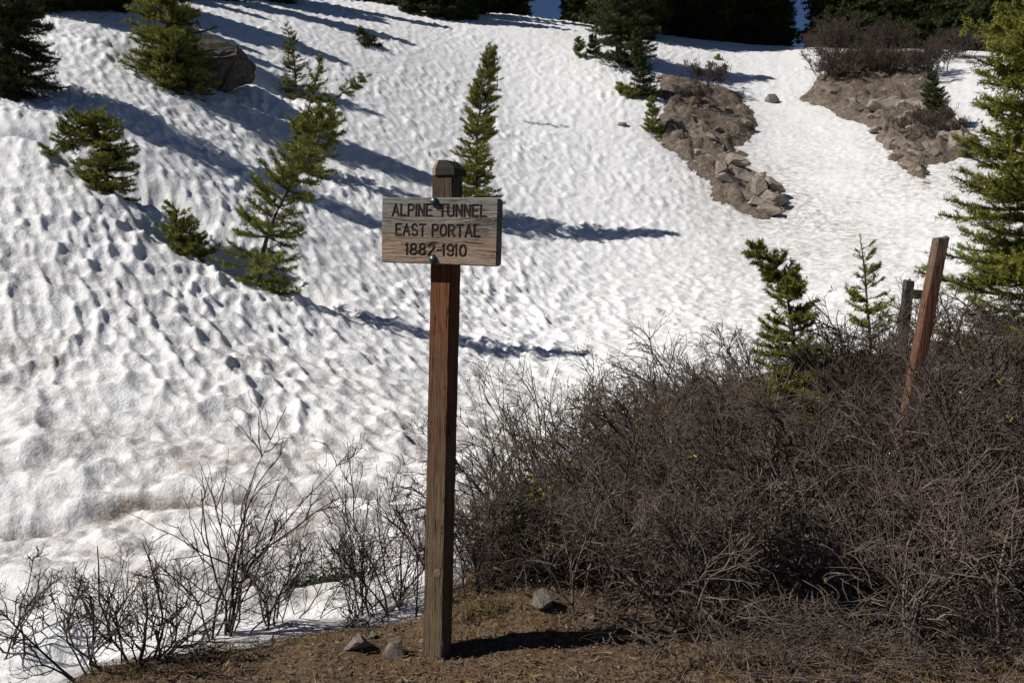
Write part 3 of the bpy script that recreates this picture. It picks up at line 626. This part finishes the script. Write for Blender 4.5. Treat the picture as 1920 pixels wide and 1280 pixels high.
# the thicket
LT = 'bare twiggy shrub merged into the dense dark thicket right of the sign'
GT = 'shrubs of the thicket right of the sign'
willow('willow_shrub', gpt(925,1110), 'leafing bare shrub right beside the sign post, leftmost of the thicket', 520, leaves=60, stems=16, H=.66, spread=.55, kids=(8,5), curl=.17, rad=.006, base_r=.10)
willow('willow_shrub', gpt(1000,1000), 'shrub with long arching whips and a few young leaves at the thicket left edge', 521, leaves=55, stems=14, H=.80, spread=.5, kids=(8,5), curl=.13, rad=.007, lean=(-.25,0), base_r=.12)
willow('willow_shrub', gpt(1130,900), 'taller shrub with looping pale whips standing out above the thicket left end', 522, leaves=25, stems=13, H=.95, spread=.45, kids=(8,5), curl=.13, rad=.008, arch=.25, base_r=.12)
protoW = []
for i in range(4):
    V, F, tips = willow_mesh(530+i, stems=20, H=1.02, spread=.72, kids=(8,5), curl=.085+.02*i, rad=.0095, arch=.26+.06*i, lean=(-.15,-.05), base_r=.24, n_=9, tmin=.0014)
    r_ = np.random.RandomState(i); T2 = np.concatenate([t[:,-1] for t in tips[1:]]); sel = np.repeat(T2[r_.permutation(len(T2))[:22]], 5, 0)
    protoW.append((mesh_np('branches', V, F, M['twig' if i % 2 else 'twig_pale'], True), leaf_mesh('young_leaves', sel + r_.normal(size=sel.shape)*.012, .022, .009, r_, M['leaf'])))
V, F, tips = willow_mesh(539, stems=13, H=1.0, spread=1.0, kids=(6,3), curl=.14, rad=.009, arch=.3, base_r=.25)
FRINGE = mesh_np('branches', V, F, M['twig_pale'], True)
def thicket():
    r = np.random.RandomState(9)
    spots = [(1060,1100,.72),(1130,1060,.85),(1210,1120,.75),(1290,1080,.9),(1370,1135,.85),(1450,1085,1.0),(1540,1140,.85),(1620,1085,1.0),(1710,1135,.9),(1790,1085,1.05),(1870,1130,.95),(1950,1080,1.1),
             (1210,940,.92),(1330,900,1.0),(1450,880,1.1),(1590,900,1.15),(1720,880,1.2),(1850,880,1.2),(1960,880,1.2),(2040,950,1.2),
             (1270,820,.85),(1400,790,1.0),(1560,780,1.1),(1720,770,1.15),(1880,780,1.2),(2020,800,1.2),
             (1300,1185,.5),(1400,1195,.55),(1500,1200,.5),(1600,1195,.55),(1700,1200,.5),(1800,1195,.55),(1890,1195,.55),(1350,1240,.42),(1460,1250,.42),(1570,1245,.42),(1680,1255,.42),(1790,1250,.42),(1900,1245,.45),
             (905,1075,.42),(985,1060,.55)]
    marks = [(905,'closest behind the sign post'),(985,'left of the pale upright stone'),(1060,'nearest the post shadow'),(1130,'above the low brown stone'),(1210,'right of the low brown stone'),(1290,'well left of the bent bright sapling'),(1370,'just left of the bent bright sapling'),(1450,'straight below the bent bright sapling'),(1540,'above the dry orange grass'),
             (1620,'straight below the thin forked sapling'),(1710,'straight below the leaning post'),(1790,'above the wide dry grass patch'),(1870,'below the right spruce boughs'),(1950,'cut by the right edge')]
    for k, (px, py, s) in enumerate(spots):
        p = gpt(px, py); b, l = protoW[k % 4]; rowname = 'front' if k < 12 else 'middle' if k < 20 else 'back' if k < 26 else 'trailing fringe' if k < 33 else 'lowest fringe' if k < 39 else 'left shoulder'
        LT = 'bare shrub in the %s of the thicket, %s' % (rowname, min(marks, key=lambda m_: abs(m_[0]-px))[1] if px < 1990 else 'just outside the right edge')
        root = thing('willow_shrub', p, LT, 'shrub', GT, (0, 0, r.uniform(-.7, .7))); root.scale = (s, s, s*r.uniform(.85, 1.05)*(1.1 if px > 1500 else .98)) if k < 26 or k > 38 else (s*1.3, s, s*.55)
        link('branches', b if k < 26 or k > 38 else FRINGE, root)
        if k % 3 == 0: link('young_leaves', l, root)['kind'] = 'stuff'
thicket()
for k, (px, py, H, lx, lab) in enumerate(((1010,960,1.0,-.55,'few long whips arching left across the snow toward the sign post'),(1080,900,1.05,-.2,'upright pair of long dark whips above the thicket left shoulder'),
        (1230,880,1.15,-.1,'tall thin whips standing over the thicket left of the bent bright sapling'),(1350,850,1.15,-.45,'long pale whips bowing left just before the bent bright sapling'),(1700,800,1.2,.1,'thin tall whips between the old grey marker and the leaning post'),(1560,830,1.1,-.2,'thin whips between the bent bright sapling and the forked one'))):
    willow('whip_shrub', gpt(px, py), lab, 700+k, stems=7, H=H, spread=.35, kids=(5,3), curl=.09, rad=.0075, lean=(lx, -.1), arch=.22, n_=11, tmin=.0016, leaves=8 if k < 2 else 0, base_r=.15)
# shrubs by the outcrops
for k, (px, py, H, st, sp, lab, dz) in enumerate((
        (1560,160,.95,34,.7,'bare brown shrub at the left end of the right outcrop crest', .5),
        (1625,150,.9,34,.8,'bare brown shrub in the middle of the right outcrop crest', .6),
        (1690,150,.8,30,.8,'bare brown shrub at the right end of the right outcrop crest', .6),
        (1570,108,1.5,44,.7,'tall reddish-brown shrub in front of the forest above the right outcrop', 0),
        (1650,104,1.2,40,.8,'wide reddish-brown shrub below the forest right of the tall one', 0),
        (1735,140,.9,26,.6,'bare shrub behind the small sapling on the right outcrop', .3),
        (1790,110,1.1,30,.8,'bare shrub below the forest near the right spruce', 0),
        (1330,165,.7,26,.7,'small bare shrub on top of the left outcrop', .35),
        (1300,205,.45,22,.8,'low bare shrub on the brown upper face of the left outcrop', .5),
        (1740,270,.75,24,.6,'bare shrub at the lower right end of the right outcrop', .45))):
    p = hit(px, py); p.z += dz*.6
    willow('bare_shrub', p, lab, 560+k, stems=int(st*1.3), H=H, spread=sp, kids=(8,5), curl=.15, rad=.013, tmin=.0055, base_r=.35)

# ------------------------------------------------------------------ the sign
def m_wood(name, grain, stops, z0, z1, grey, knot=None, axis='Z', greymix=.6):
    """grain runs along axis; stops: weathering colours from z0 up to z1 in object space"""
    m, nt, b = mat(name); tc = nt.nodes.new('ShaderNodeTexCoord'); sep = nt.nodes.new('ShaderNodeSeparateXYZ'); nt.links.new(tc.outputs['Object'], sep.inputs[0])
    x, y, z = sep.outputs
    if knot:
        dx = math_(nt, 'MULTIPLY', math_(nt, 'SUBTRACT', x, knot[0]), 5.5); dz = math_(nt, 'MULTIPLY', math_(nt, 'SUBTRACT', z, knot[1]), 15)
        q = math_(nt, 'ADD', math_(nt, 'MULTIPLY', dx, dx), math_(nt, 'MULTIPLY', dz, dz)); g = math_(nt, 'DIVIDE', 1.0, math_(nt, 'ADD', q, .35))
        z = math_(nt, 'ADD', z, math_(nt, 'MULTIPLY', g, math_(nt, 'MULTIPLY', math_(nt, 'SUBTRACT', z, knot[1]), .55)))
    cb = nt.nodes.new('ShaderNodeCombineXYZ')
    sc = (4.5, 90, 150) if axis == 'X' else (95, 95, 3.0)
    for s, v, k in zip(cb.inputs, (x, y, z), sc): nt.links.new(math_(nt, 'MULTIPLY', v, k), s)
    n1 = noise(nt, cb.outputs[0], 1.0, 4, .6, .8); n2 = noise(nt, tc.outputs['Object'], 9, 4, .6); n3 = noise(nt, cb.outputs[0], 3.2, 3, .7)
    h = math_(nt, 'MULTIPLY_ADD', n2, .35, math_(nt, 'DIVIDE', math_(nt, 'SUBTRACT', sep.outputs[2], z0), z1-z0)); h = math_(nt, 'SUBTRACT', h, .175)
    c = ramp(nt, h, stops)
    c = mixc(nt, ramp(nt, n1, [(.42, (0,)*3), (.62, (greymix,)*3)]), c, grey)
    c = mixc(nt, ramp(nt, n1, [(.32, (.75,)*3), (.45, (0,)*3)]), c, grain)
    c = mixc(nt, ramp(nt, n3, [(.35, (.45,)*3), (.5, (0,)*3)]), c, grain)
    cv = nt.nodes.new('ShaderNodeCombineXYZ')
    for q_, v, k in zip(cv.inputs, (x, y, z), (1.6, 40, 46) if axis == 'X' else (42, 42, 1.1)): nt.links.new(math_(nt, 'MULTIPLY', v, k), q_)
    n4 = noise(nt, cv.outputs[0], 1.0, 3, .6, .5); crack = ramp(nt, math_(nt, 'ABSOLUTE', math_(nt, 'SUBTRACT', n4, .5)), [(.006, (1,)*3), (.018, (0,)*3)])
    crack = math_(nt, 'MULTIPLY', crack, ramp(nt, n2, [(.45, (0,)*3), (.6, (1,)*3)]))
    c = mixc(nt, crack, c, tuple(k*.35 for k in grain))
    n5 = noise(nt, cb.outputs[0], 2.2, 5, .75); c = mixc(nt, .55, c, ramp(nt, n5, [(.3, (.35,)*3), (.7, (1.45,)*3)]), 'MULTIPLY')
    nt.links.new(c, b.inputs['Base Color']); b.inputs['Roughness'].default_value = .85; b.inputs['Specular IOR Level'].default_value = .2
    bump(nt, b, math_(nt, 'SUBTRACT', math_(nt, 'ADD', n1, math_(nt, 'MULTIPLY', n3, .35)), crack), .7, .006); return m
W_POST = m_wood('weathered_post', (.022,.012,.008), [(0,(.17,.125,.08)), (.35,(.15,.10,.06)), (.55,(.15,.07,.036)), (.8,(.19,.062,.022)), (1,(.10,.07,.055))], 0, 1.8, (.16,.12,.082), greymix=.45)
W_BOARD = m_wood('weathered_board', (.04,.026,.017), [(0,(.36,.265,.18)), (.25,(.38,.25,.15)), (.42,(.27,.21,.155)), (.62,(.23,.205,.18)), (1,(.225,.22,.21))], -.125, .125, (.34,.315,.28), knot=(.0, -.012), axis='X', greymix=.55)
W_CAP = m_plain('dark_cap_wood', (.022,.017,.014), .9, s=60)
W_CAPL = m_wood('weathered_cap', (.06,.045,.035), [(0,(.24,.19,.15)), (1,(.30,.24,.19))], -.05, .05, (.33,.28,.23), greymix=.5)
PAINT = m_plain('lettering_brown', (.014,.006,.005), .9, s=120)
BOLT = m_plain('bolt_steel', (.10,.13,.14), .38, .85, s=40)

def glyphs():
    def arc(cx, cy, rx, ry, a0, a1, n_=9): return [(cx+rx*math.cos(math.radians(a0+(a1-a0)*i/n_)), cy+ry*math.sin(math.radians(a0+(a1-a0)*i/n_))) for i in range(n_+1)]
    g = {'A': [[(0,0),(.27,1),(.54,0)], [(.11,.32),(.43,.32)]], 'L': [[(0,1),(0,0),(.42,0)]], 'I': [[(0,0),(0,1)]], '1': [[(-.1,.86),(0,1),(0,0)]],
         'N': [[(0,0),(0,1),(.46,0),(.46,1)]], 'E': [[(.44,1),(0,1),(0,0),(.44,0)], [(0,.52),(.34,.52)]], 'T': [[(0,1),(.5,1)], [(.25,1),(.25,0)]],
         'P': [[(0,0),(0,1)] + arc(.24,.75,.22,.25,90,-90) + [(0,.5)]], 'R': [[(0,0),(0,1)] + arc(.24,.75,.22,.25,90,-90) + [(0,.5)], [(.2,.5),(.48,0)]],
         'U': [[(0,1)] + arc(.24,.26,.24,.26,180,360) + [(.48,1)]], 'O': [arc(.25,.5,.25,.5,0,360,20)], '0': [arc(.22,.5,.22,.5,0,360,20)],
         'S': [arc(.23,.75,.22,.25,25,270,12) + arc(.23,.25,.23,.25,90,-155,12)], '-': [[(0,.45),(.26,.45)]],
         '8': [arc(.23,.76,.19,.24,0,360,16), arc(.23,.26,.23,.26,0,360,16)], '9': [arc(.22,.71,.21,.29,0,360,16), [(.43,.71)] + arc(.22,.27,.21,.27,0,-150,9)],
         '2': [arc(.22,.74,.21,.26,165,-35,10) + [(0,0),(.46,0)]]}
    w = {'I': .0, '1': .04, 'L': .42, 'E': .44, '-': .26, '0': .44, '8': .46, '9': .44, '2': .46, 'P': .46, 'R': .48, 'N': .46, 'U': .48, 'S': .46, 'O': .5, 'T': .5, 'A': .54}
    return g, w
def text_strokes(txt, x0, x1, zc, cap):
    g, w = glyphs(); gap = .22; adv = []; x = 0
    for ch in txt:
        if ch == ' ': x += .42; continue
        adv.append((ch, x)); x += w[ch] + gap
    tot = x-gap; k = (x1-x0)/tot; out = []
    for ch, xx in adv:
        out.append([[(x0 + (xx+a)*k, zc - cap/2 + b*cap) for a, b in st] for st in g[ch]])
    return out
def make_sign():
    foot = Vector((*flat(820, 1226), 0)); foot.z = gz(foot.x, foot.y)
    root = thing('wooden_sign', foot, 'weathered wooden sign board on a post reading ALPINE TUNNEL EAST PORTAL 1882-1910', 'sign', rot=(0, math.radians(1.9), math.radians(-22)))
    pw = .088; Hp = 1.895
    def box_mesh(name, x0, x1, y0, y1, z0, z1, m, bev=.004, cuts=0, jit=0, seed=0):
        bm = bmesh.new(); bmesh.ops.create_cube(bm, size=1)
        for v in bm.verts: v.co = Vector(((x0+x1)/2 + v.co.x*(x1-x0), (y0+y1)/2 + v.co.y*(y1-y0), (z0+z1)/2 + v.co.z*(z1-z0)))
        bmesh.ops.bevel(bm, geom=list(bm.edges), offset=bev, segments=2, affect='EDGES')
        if cuts:
            ed = [e for e in bm.edges if abs(e.verts[0].co.z-e.verts[1].co.z) > .5*(z1-z0)]
            bmesh.ops.subdivide_edges(bm, edges=ed, cuts=cuts, use_grid_fill=True); r = np.random.RandomState(seed)
            for v in bm.verts: v.co += Vector(r.normal(size=3)*jit)
        me = bpy.data.meshes.new(name); bm.to_mesh(me); bm.free(); me.materials.append(m); return me
    po = link('post', box_mesh('post', -pw/2, pw/2, -pw/2, pw/2, -.25, Hp, W_POST, .005, 46, .0007, 3), root)
    # cap: a blunt roof-shaped block, front and right faces dark, the others pale
    c = .052; z0, z1, z2 = 0, .026, .055
    e = .026; ol = [(-c,-c+e),(-c+e,-c),(c,-c),(c,c),(-c,c)]; tp = [(-.03,-.036),(-.016,-.046),(.018,-.046),(.02,.046),(-.03,.046)]
    Vc = [(x, y, z0) for x, y in ol] + [(x, y, z1) for x, y in ol] + [(x, y, z2) for x, y in tp]
    Fc = [(4,3,2,1,0)] + [(i, (i+1) % 5, 5+(i+1) % 5, 5+i) for i in range(5)] + [(5+i, 5+(i+1) % 5, 10+(i+1) % 5, 10+i) for i in range(5)] + [(10,11,12,13,14)]
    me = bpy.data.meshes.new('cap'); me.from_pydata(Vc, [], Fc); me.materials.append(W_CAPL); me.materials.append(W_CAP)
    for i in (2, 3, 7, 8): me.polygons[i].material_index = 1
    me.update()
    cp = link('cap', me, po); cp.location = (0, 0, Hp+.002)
    # board, carved
    bw, bh, th = .482, .246, .042; zc = 1.688; yb = -pw/2 - .002
    nx, nz = 380, 196; xs = np.linspace(-bw/2, bw/2, nx); zs = np.linspace(-bh/2, bh/2, nz); Zg, Xg = np.meshgrid(zs, xs, indexing='ij')
    lines = [(text_strokes('ALPINE TUNNEL', -.40*bw, .405*bw, .075, .041)), (text_strokes('EAST PORTAL', -.365*bw, .355*bw, .002, .041)), (text_strokes('1882-1910', -.265*bw, .245*bw, -.070, .040))]
    dg = np.full(Xg.shape, 1.0)
    for ln in lines:
        for gl in ln:
            for st in gl: dg = np.minimum(dg, seg_d(Xg, Zg, st))
    rc = .014; qx = np.maximum(np.abs(Xg)-(bw/2-rc), 0); qz = np.maximum(np.abs(Zg)-(bh/2-rc), 0); q = np.hypot(qx, qz)
    sc = np.where(q > rc, rc/np.maximum(q, 1e-6), 1); Xr = np.sign(Xg)*(np.minimum(np.abs(Xg), bw/2-rc) + qx*sc); Zr = np.sign(Zg)*(np.minimum(np.abs(Zg), bh/2-rc) + qz*sc)
    ed = np.minimum(bw/2-np.abs(Xr), bh/2-np.abs(Zr))
    depth = .0042*sstep(.0045, .0034, dg) + .003*sstep(.004, 0, ed) + .0006*(fbm(Xg*10, Zg*160, 7, 3))
    Vf = np.stack([Xr, depth, Zr], -1).reshape(-1, 3); Ff = grid_faces(nz, nx)
    ring = np.r_[np.arange(nx), np.arange(1, nz)*nx+nx-1, (nz-1)*nx + np.arange(nx-2, -1, -1), np.arange(nz-2, 0, -1)*nx]
    Vb = Vf[ring].copy(); Vb[:,1] = th; nb_ = len(ring); i = np.arange(nb_); j = (i+1) % nb_
    Fs = np.c_[ring[j], ring[i], len(Vf)+i, len(Vf)+j]; back = len(Vf)+nb_
    V = np.concatenate([Vf, Vb, [[0, th, 0]]]); Fb = np.c_[len(Vf)+j, len(Vf)+i, np.full(nb_, back)]
    bo = link('board', mesh_np('board', V, [Ff, Fs, Fb], W_BOARD, False), root); bo.location = (.008, yb-th, zc)
    for ln in [g_ for l_ in lines for g_ in l_]:       # brown paint left in the cut letters
        vs_, fs_ = [], []
        for st in ln:
            for (ax, az), (bx, bz) in zip(st[:-1], st[1:]):
                d = math.hypot(bx-ax, bz-az) or 1e-6; nx_, nz_ = -(bz-az)/d*.0036, (bx-ax)/d*.0036; ex, ez = (bx-ax)/d*.0026, (bz-az)/d*.0026; o_ = len(vs_); yy = .0022 + .00001*(o_ % 40)
                vs_ += [(ax-ex+nx_, yy, az-ez+nz_), (ax-ex-nx_, yy, az-ez-nz_), (bx+ex-nx_, yy, bz+ez-nz_), (bx+ex+nx_, yy, bz+ez+nz_)]; fs_.append((o_, o_+1, o_+2, o_+3))
        me = bpy.data.meshes.new('letter'); me.from_pydata(vs_, [], fs_); me.materials.append(PAINT); link('letter', me, bo)
    for bx, bz in ((-.012, .107), (-.012, -.106)):
        bm = bmesh.new(); bmesh.ops.create_uvsphere(bm, u_segments=20, v_segments=10, radius=.0145)
        for v in list(bm.verts):
            if v.co.y > .004: v.co.y = .004
            v.co.y *= .72
        bmesh.ops.create_cone(bm, cap_ends=True, segments=20, radius1=.017, radius2=.017, depth=.003, matrix=Matrix.Translation((0, .0035, 0)) @ Matrix.Rotation(math.pi/2, 4, 'X'))
        for f in bm.faces: f.smooth = True
        me = bpy.data.meshes.new('bolt'); bm.to_mesh(me); bm.free(); me.materials.append(BOLT)
        b = link('bolt', me, root); b.location = (.004+bx, yb-th-.005, zc+bz)
    bm = bmesh.new(); bmesh.ops.create_uvsphere(bm, u_segments=16, v_segments=8, radius=1)
    for v in bm.verts: v.co = Vector((v.co.x*.015, v.co.y*.0018, v.co.z*.019))
    me = bpy.data.meshes.new('knot'); bm.to_mesh(me); bm.free(); me.materials.append(m_plain('knot_wood', (.16,.11,.07), .9, s=150)); kn = link('knot', me, po); kn.location = (.016, -pw/2-.0005, .355)
make_sign()

def prism(name, pts, hw, hd, m, seed, jag=.0):
    """a square post along pts with worn edges"""
    r = np.random.RandomState(seed); T = smooth_path(pts, 30); ring = np.array([(-1,-.8),(-.8,-1),(0,-1.02),(.8,-1),(1,-.8),(1,0),(1,.8),(.8,1),(0,1),(-.8,1),(-1,.8),(-1,0)], float)*np.array([hw, hd]); k = len(ring)
    V = []
    for i, p in enumerate(T):
        for a, b in ring*(1+r.normal(size=(k,1))*.012): V.append((p[0]+a, p[1]+b, p[2] + (r.normal()*jag if i == len(T)-1 else 0)))
    V.append(tuple(T[-1] + np.array([0, 0, .004]))); F = [(i*k+j, i*k+(j+1) % k, (i+1)*k+(j+1) % k, (i+1)*k+j) for i in range(len(T)-1) for j in range(k)]
    me = bpy.data.meshes.new(name); o_ = (len(T)-1)*k; me.from_pydata(V, [], F + [(o_+j, o_+(j+1) % k, len(V)-1) for j in range(k)]); me.materials.append(m); me.update(); return me
W_OLD = m_wood('old_post_wood', (.03,.014,.009), [(0,(.09,.055,.04)), (.5,(.125,.05,.025)), (.8,(.16,.06,.03)), (1,(.15,.11,.085))], 0, 1.75, (.19,.125,.085), greymix=.75)
W_GREY = m_wood('grey_board_wood', (.05,.045,.042), [(0,(.06,.055,.052)), (1,(.075,.07,.068))], 0, 1.2, (.10,.096,.092), greymix=.5)
def right_posts():
    Y = 5.0; top = at(1764, 446, Y); low = at(1724, 660, Y); d = (top-low).normalized(); k = (low.z - gz(low.x, Y))/d.z; foot = low - d*(k+.1); foot = Vector((foot.x, Y, foot.z))
    me = prism('post', [Vector((0,0,0)), (top-foot)*.5, top-foot], .037, .037, W_OLD, 5, .006)
    root = thing('leaning_post', foot, 'bare reddish-brown post leaning right behind the thicket', 'post'); o = link('post', me, root); o.rotation_euler = (0, 0, 0)
    Y = 8.0; top = at(1692, 526, Y); f = Vector((top.x, Y, gz(top.x, Y)-.1))
    root = thing('old_marker', f, 'small weathered grey post with short crossboard behind the thicket', 'marker', rot=(0, .05, 0))
    link('post', prism('post', [Vector((0,0,0)), Vector((0,0,.5)), Vector((0,0,top.z-f.z))], .043, .04, W_GREY, 8, .012), root)
    me = prism('crossboard', [Vector((-.075,0,0)), Vector((.03,0,.003)), Vector((.12,0,.005))], .001, .001, W_GREY, 9)
    bm = bmesh.new(); bmesh.ops.create_cube(bm, size=1)
    for v in bm.verts: v.co = Vector((v.co.x*.19+.03, v.co.y*.03, v.co.z*.09))
    bmesh.ops.bevel(bm, geom=list(bm.edges), offset=.005, segments=2, affect='EDGES'); bm.to_mesh(me); bm.free()
    cb = link('crossboard', me, root); cb.location = (0, -.058, top.z-f.z-.13)
right_posts()

# ------------------------------------------------------------------ small stuff on the ground
def litter():
    r = np.random.RandomState(3); n_ = 42000
    Y = 2.3 + 4.2*r.rand(n_)**1.6; X = (r.rand(n_)*2-1)*Y*.72
    k = dirt_sd(X, Y) > .03; X, Y = X[k], Y[k]; n_ = len(X); Z = ground_z(X, Y) + .004 + .012*r.rand(n_)
    a = r.rand(n_)*6.283; l = .010 + .04*r.rand(n_)**3; w = .0010 + .0025*r.rand(n_)**3; el = r.normal(size=n_)*.22
    d = np.stack([np.cos(a)*np.cos(el), np.sin(a)*np.cos(el), np.sin(el)], -1)*l[:,None]*.5; s = np.stack([-np.sin(a), np.cos(a), r.normal(size=n_)*.3], -1)*w[:,None]
    c = np.stack([X, Y, Z], -1); V = np.stack([c-d-s, c-d+s, c+d+s, c+d-s], 1).reshape(-1, 3); F = np.arange(n_*4).reshape(-1, 4)
    h = r.rand(n_)
    for nm, sel, m, lab in (('needle_litter', h < .72, M['litter'], 'brown needles and leaf litter on the bare soil'), ('straw_litter', h >= .88, M['straw'], 'pale dry straw scattered on the bare soil'), ('twig_litter', (h >= .72) & (h < .88), M['twig_pale'], 'grey twig bits scattered on the bare soil')):
        tag(link(nm, mesh_np(nm, V.reshape(-1,4,3)[sel].reshape(-1,3), np.arange(sel.sum()*4).reshape(-1,4), m)), lab, 'litter', None, 'stuff')
litter()
def tuft(px, py, nn, h, rx, label, m='straw', seed=0, name='grass_tuft'):
    r = np.random.RandomState(seed); p = gpt(px, py); n_ = nn
    b = np.stack([r.normal(size=n_)*rx, r.normal(size=n_)*rx*.5, np.zeros(n_)], -1)
    b[:,2] = ground_z(b[:,0]+p.x, b[:,1]+p.y) - p.z
    a = r.rand(n_)*6.28; out = np.stack([np.cos(a), np.sin(a), np.zeros(n_)], -1); L = h*(.5+.8*r.rand(n_)); f = (.3+.9*r.rand(n_))[:,None]
    P_ = np.stack([b, b + np.array([0,0,1.])*(L*.6)[:,None] + out*f*(L*.25)[:,None], b + np.array([0,0,1.])*(L*.62)[:,None] + out*f*(L*.8)[:,None]], 1)
    V, F = tubes(P_, np.tile(np.array([.0016, .0012, .0004]), (n_, 1)), 3)
    o = thing(name, p, label, 'grass'); link('blades', mesh_np('blades', V, F, M[m], True), o)['kind'] = 'stuff'; return o
tuft(905,1150,260,.07,.05,'yellow dry grass tuft on the soil mound right of the sign post', seed=1)
tuft(965,1092,200,.08,.08,'greenish grass tuft under the leafing shrub beside the post', 'leaf', 2)
tuft(1545,1155,160,.09,.10,'dry orange grass tuft under the thicket front', seed=3)
tuft(1790,1190,260,.07,.16,'wide patch of dry grass at the lower right', seed=4)
tuft(1880,1240,300,.06,.16,'dry grass patch in the bottom right corner', seed=5)
tuft(430,1215,160,.035,.10,'low dry grass on the dirt edge below the left shrubs', seed=6)
tuft(600,1195,160,.035,.12,'low dry grass on the dirt edge left of the stones', seed=7)
tuft(1350,1240,220,.05,.16,'dry grass among trailing twigs at the bottom right of the pale upright stone', seed=8)
tuft(1600,1225,260,.06,.18,'dry grass among trailing twigs below the forked sapling', seed=9)
tuft(1720,1262,240,.05,.18,'dry grass at the bottom edge below the leaning post', seed=10)
tuft(250,1262,200,.035,.12,'low dry grass by the foot of the many-stemmed left shrub', seed=11)
tuft(880,1190,120,.03,.10,'short dry grass just right of the sign post foot', seed=12)
def moss():
    r = np.random.RandomState(4); p = gpt(600, 1108); n_ = 2600
    x = r.normal(size=n_)*.15; y = r.normal(size=n_)*.05; kk = fbm(x*9+3, y*14, 7, 3) > -.12; x, y = x[kk], y[kk]; z = base(x+p.x, y+p.y) - p.z + .055*r.rand(len(x))*np.exp(-(x/.2)**2)
    V = leaf_mesh('leaves', np.stack([x, y, z], -1), .022, .011, r, M['moss']); root = thing('ground_cover_plant', p, 'dark green mat of ground cover melting out of the snow left of the post', 'plant')
    link('leaves', V, root)['kind'] = 'stuff'
moss()
def gravel():
    r = np.random.RandomState(14); me = rock_mesh('tmp', 78, M['stone'], (1,.8,.6), 9, 0, .03)
    bv = np.array([v.co[:] for v in me.vertices]); bf = np.array([p.vertices[:] for p in me.polygons]); bpy.data.meshes.remove(me)
    Y = 2.4 + 1.4*r.rand(900); X = r.normal(size=900)*.9 + .1; k = dirt_sd(X, Y) > .06; X, Y = X[k], Y[k]; Z = ground_z(X, Y); V, F = [], []
    for i in range(len(X)):
        q = .006 + .022*r.rand()**4; a = r.rand()*6.3; ca, sa = math.cos(a), math.sin(a)
        V.append(bv*q @ np.array([[ca, sa, 0], [-sa, ca, 0], [0, 0, 1]]) + np.array([X[i], Y[i], Z[i]+q*.15])); F.append(bf + i*len(bv))
    tag(link('gravel', mesh_np('gravel', np.concatenate(V), np.concatenate(F), M['stone'])), 'fine pale gravel strewn over the bare soil by the post', 'gravel', None, 'stuff')
gravel()
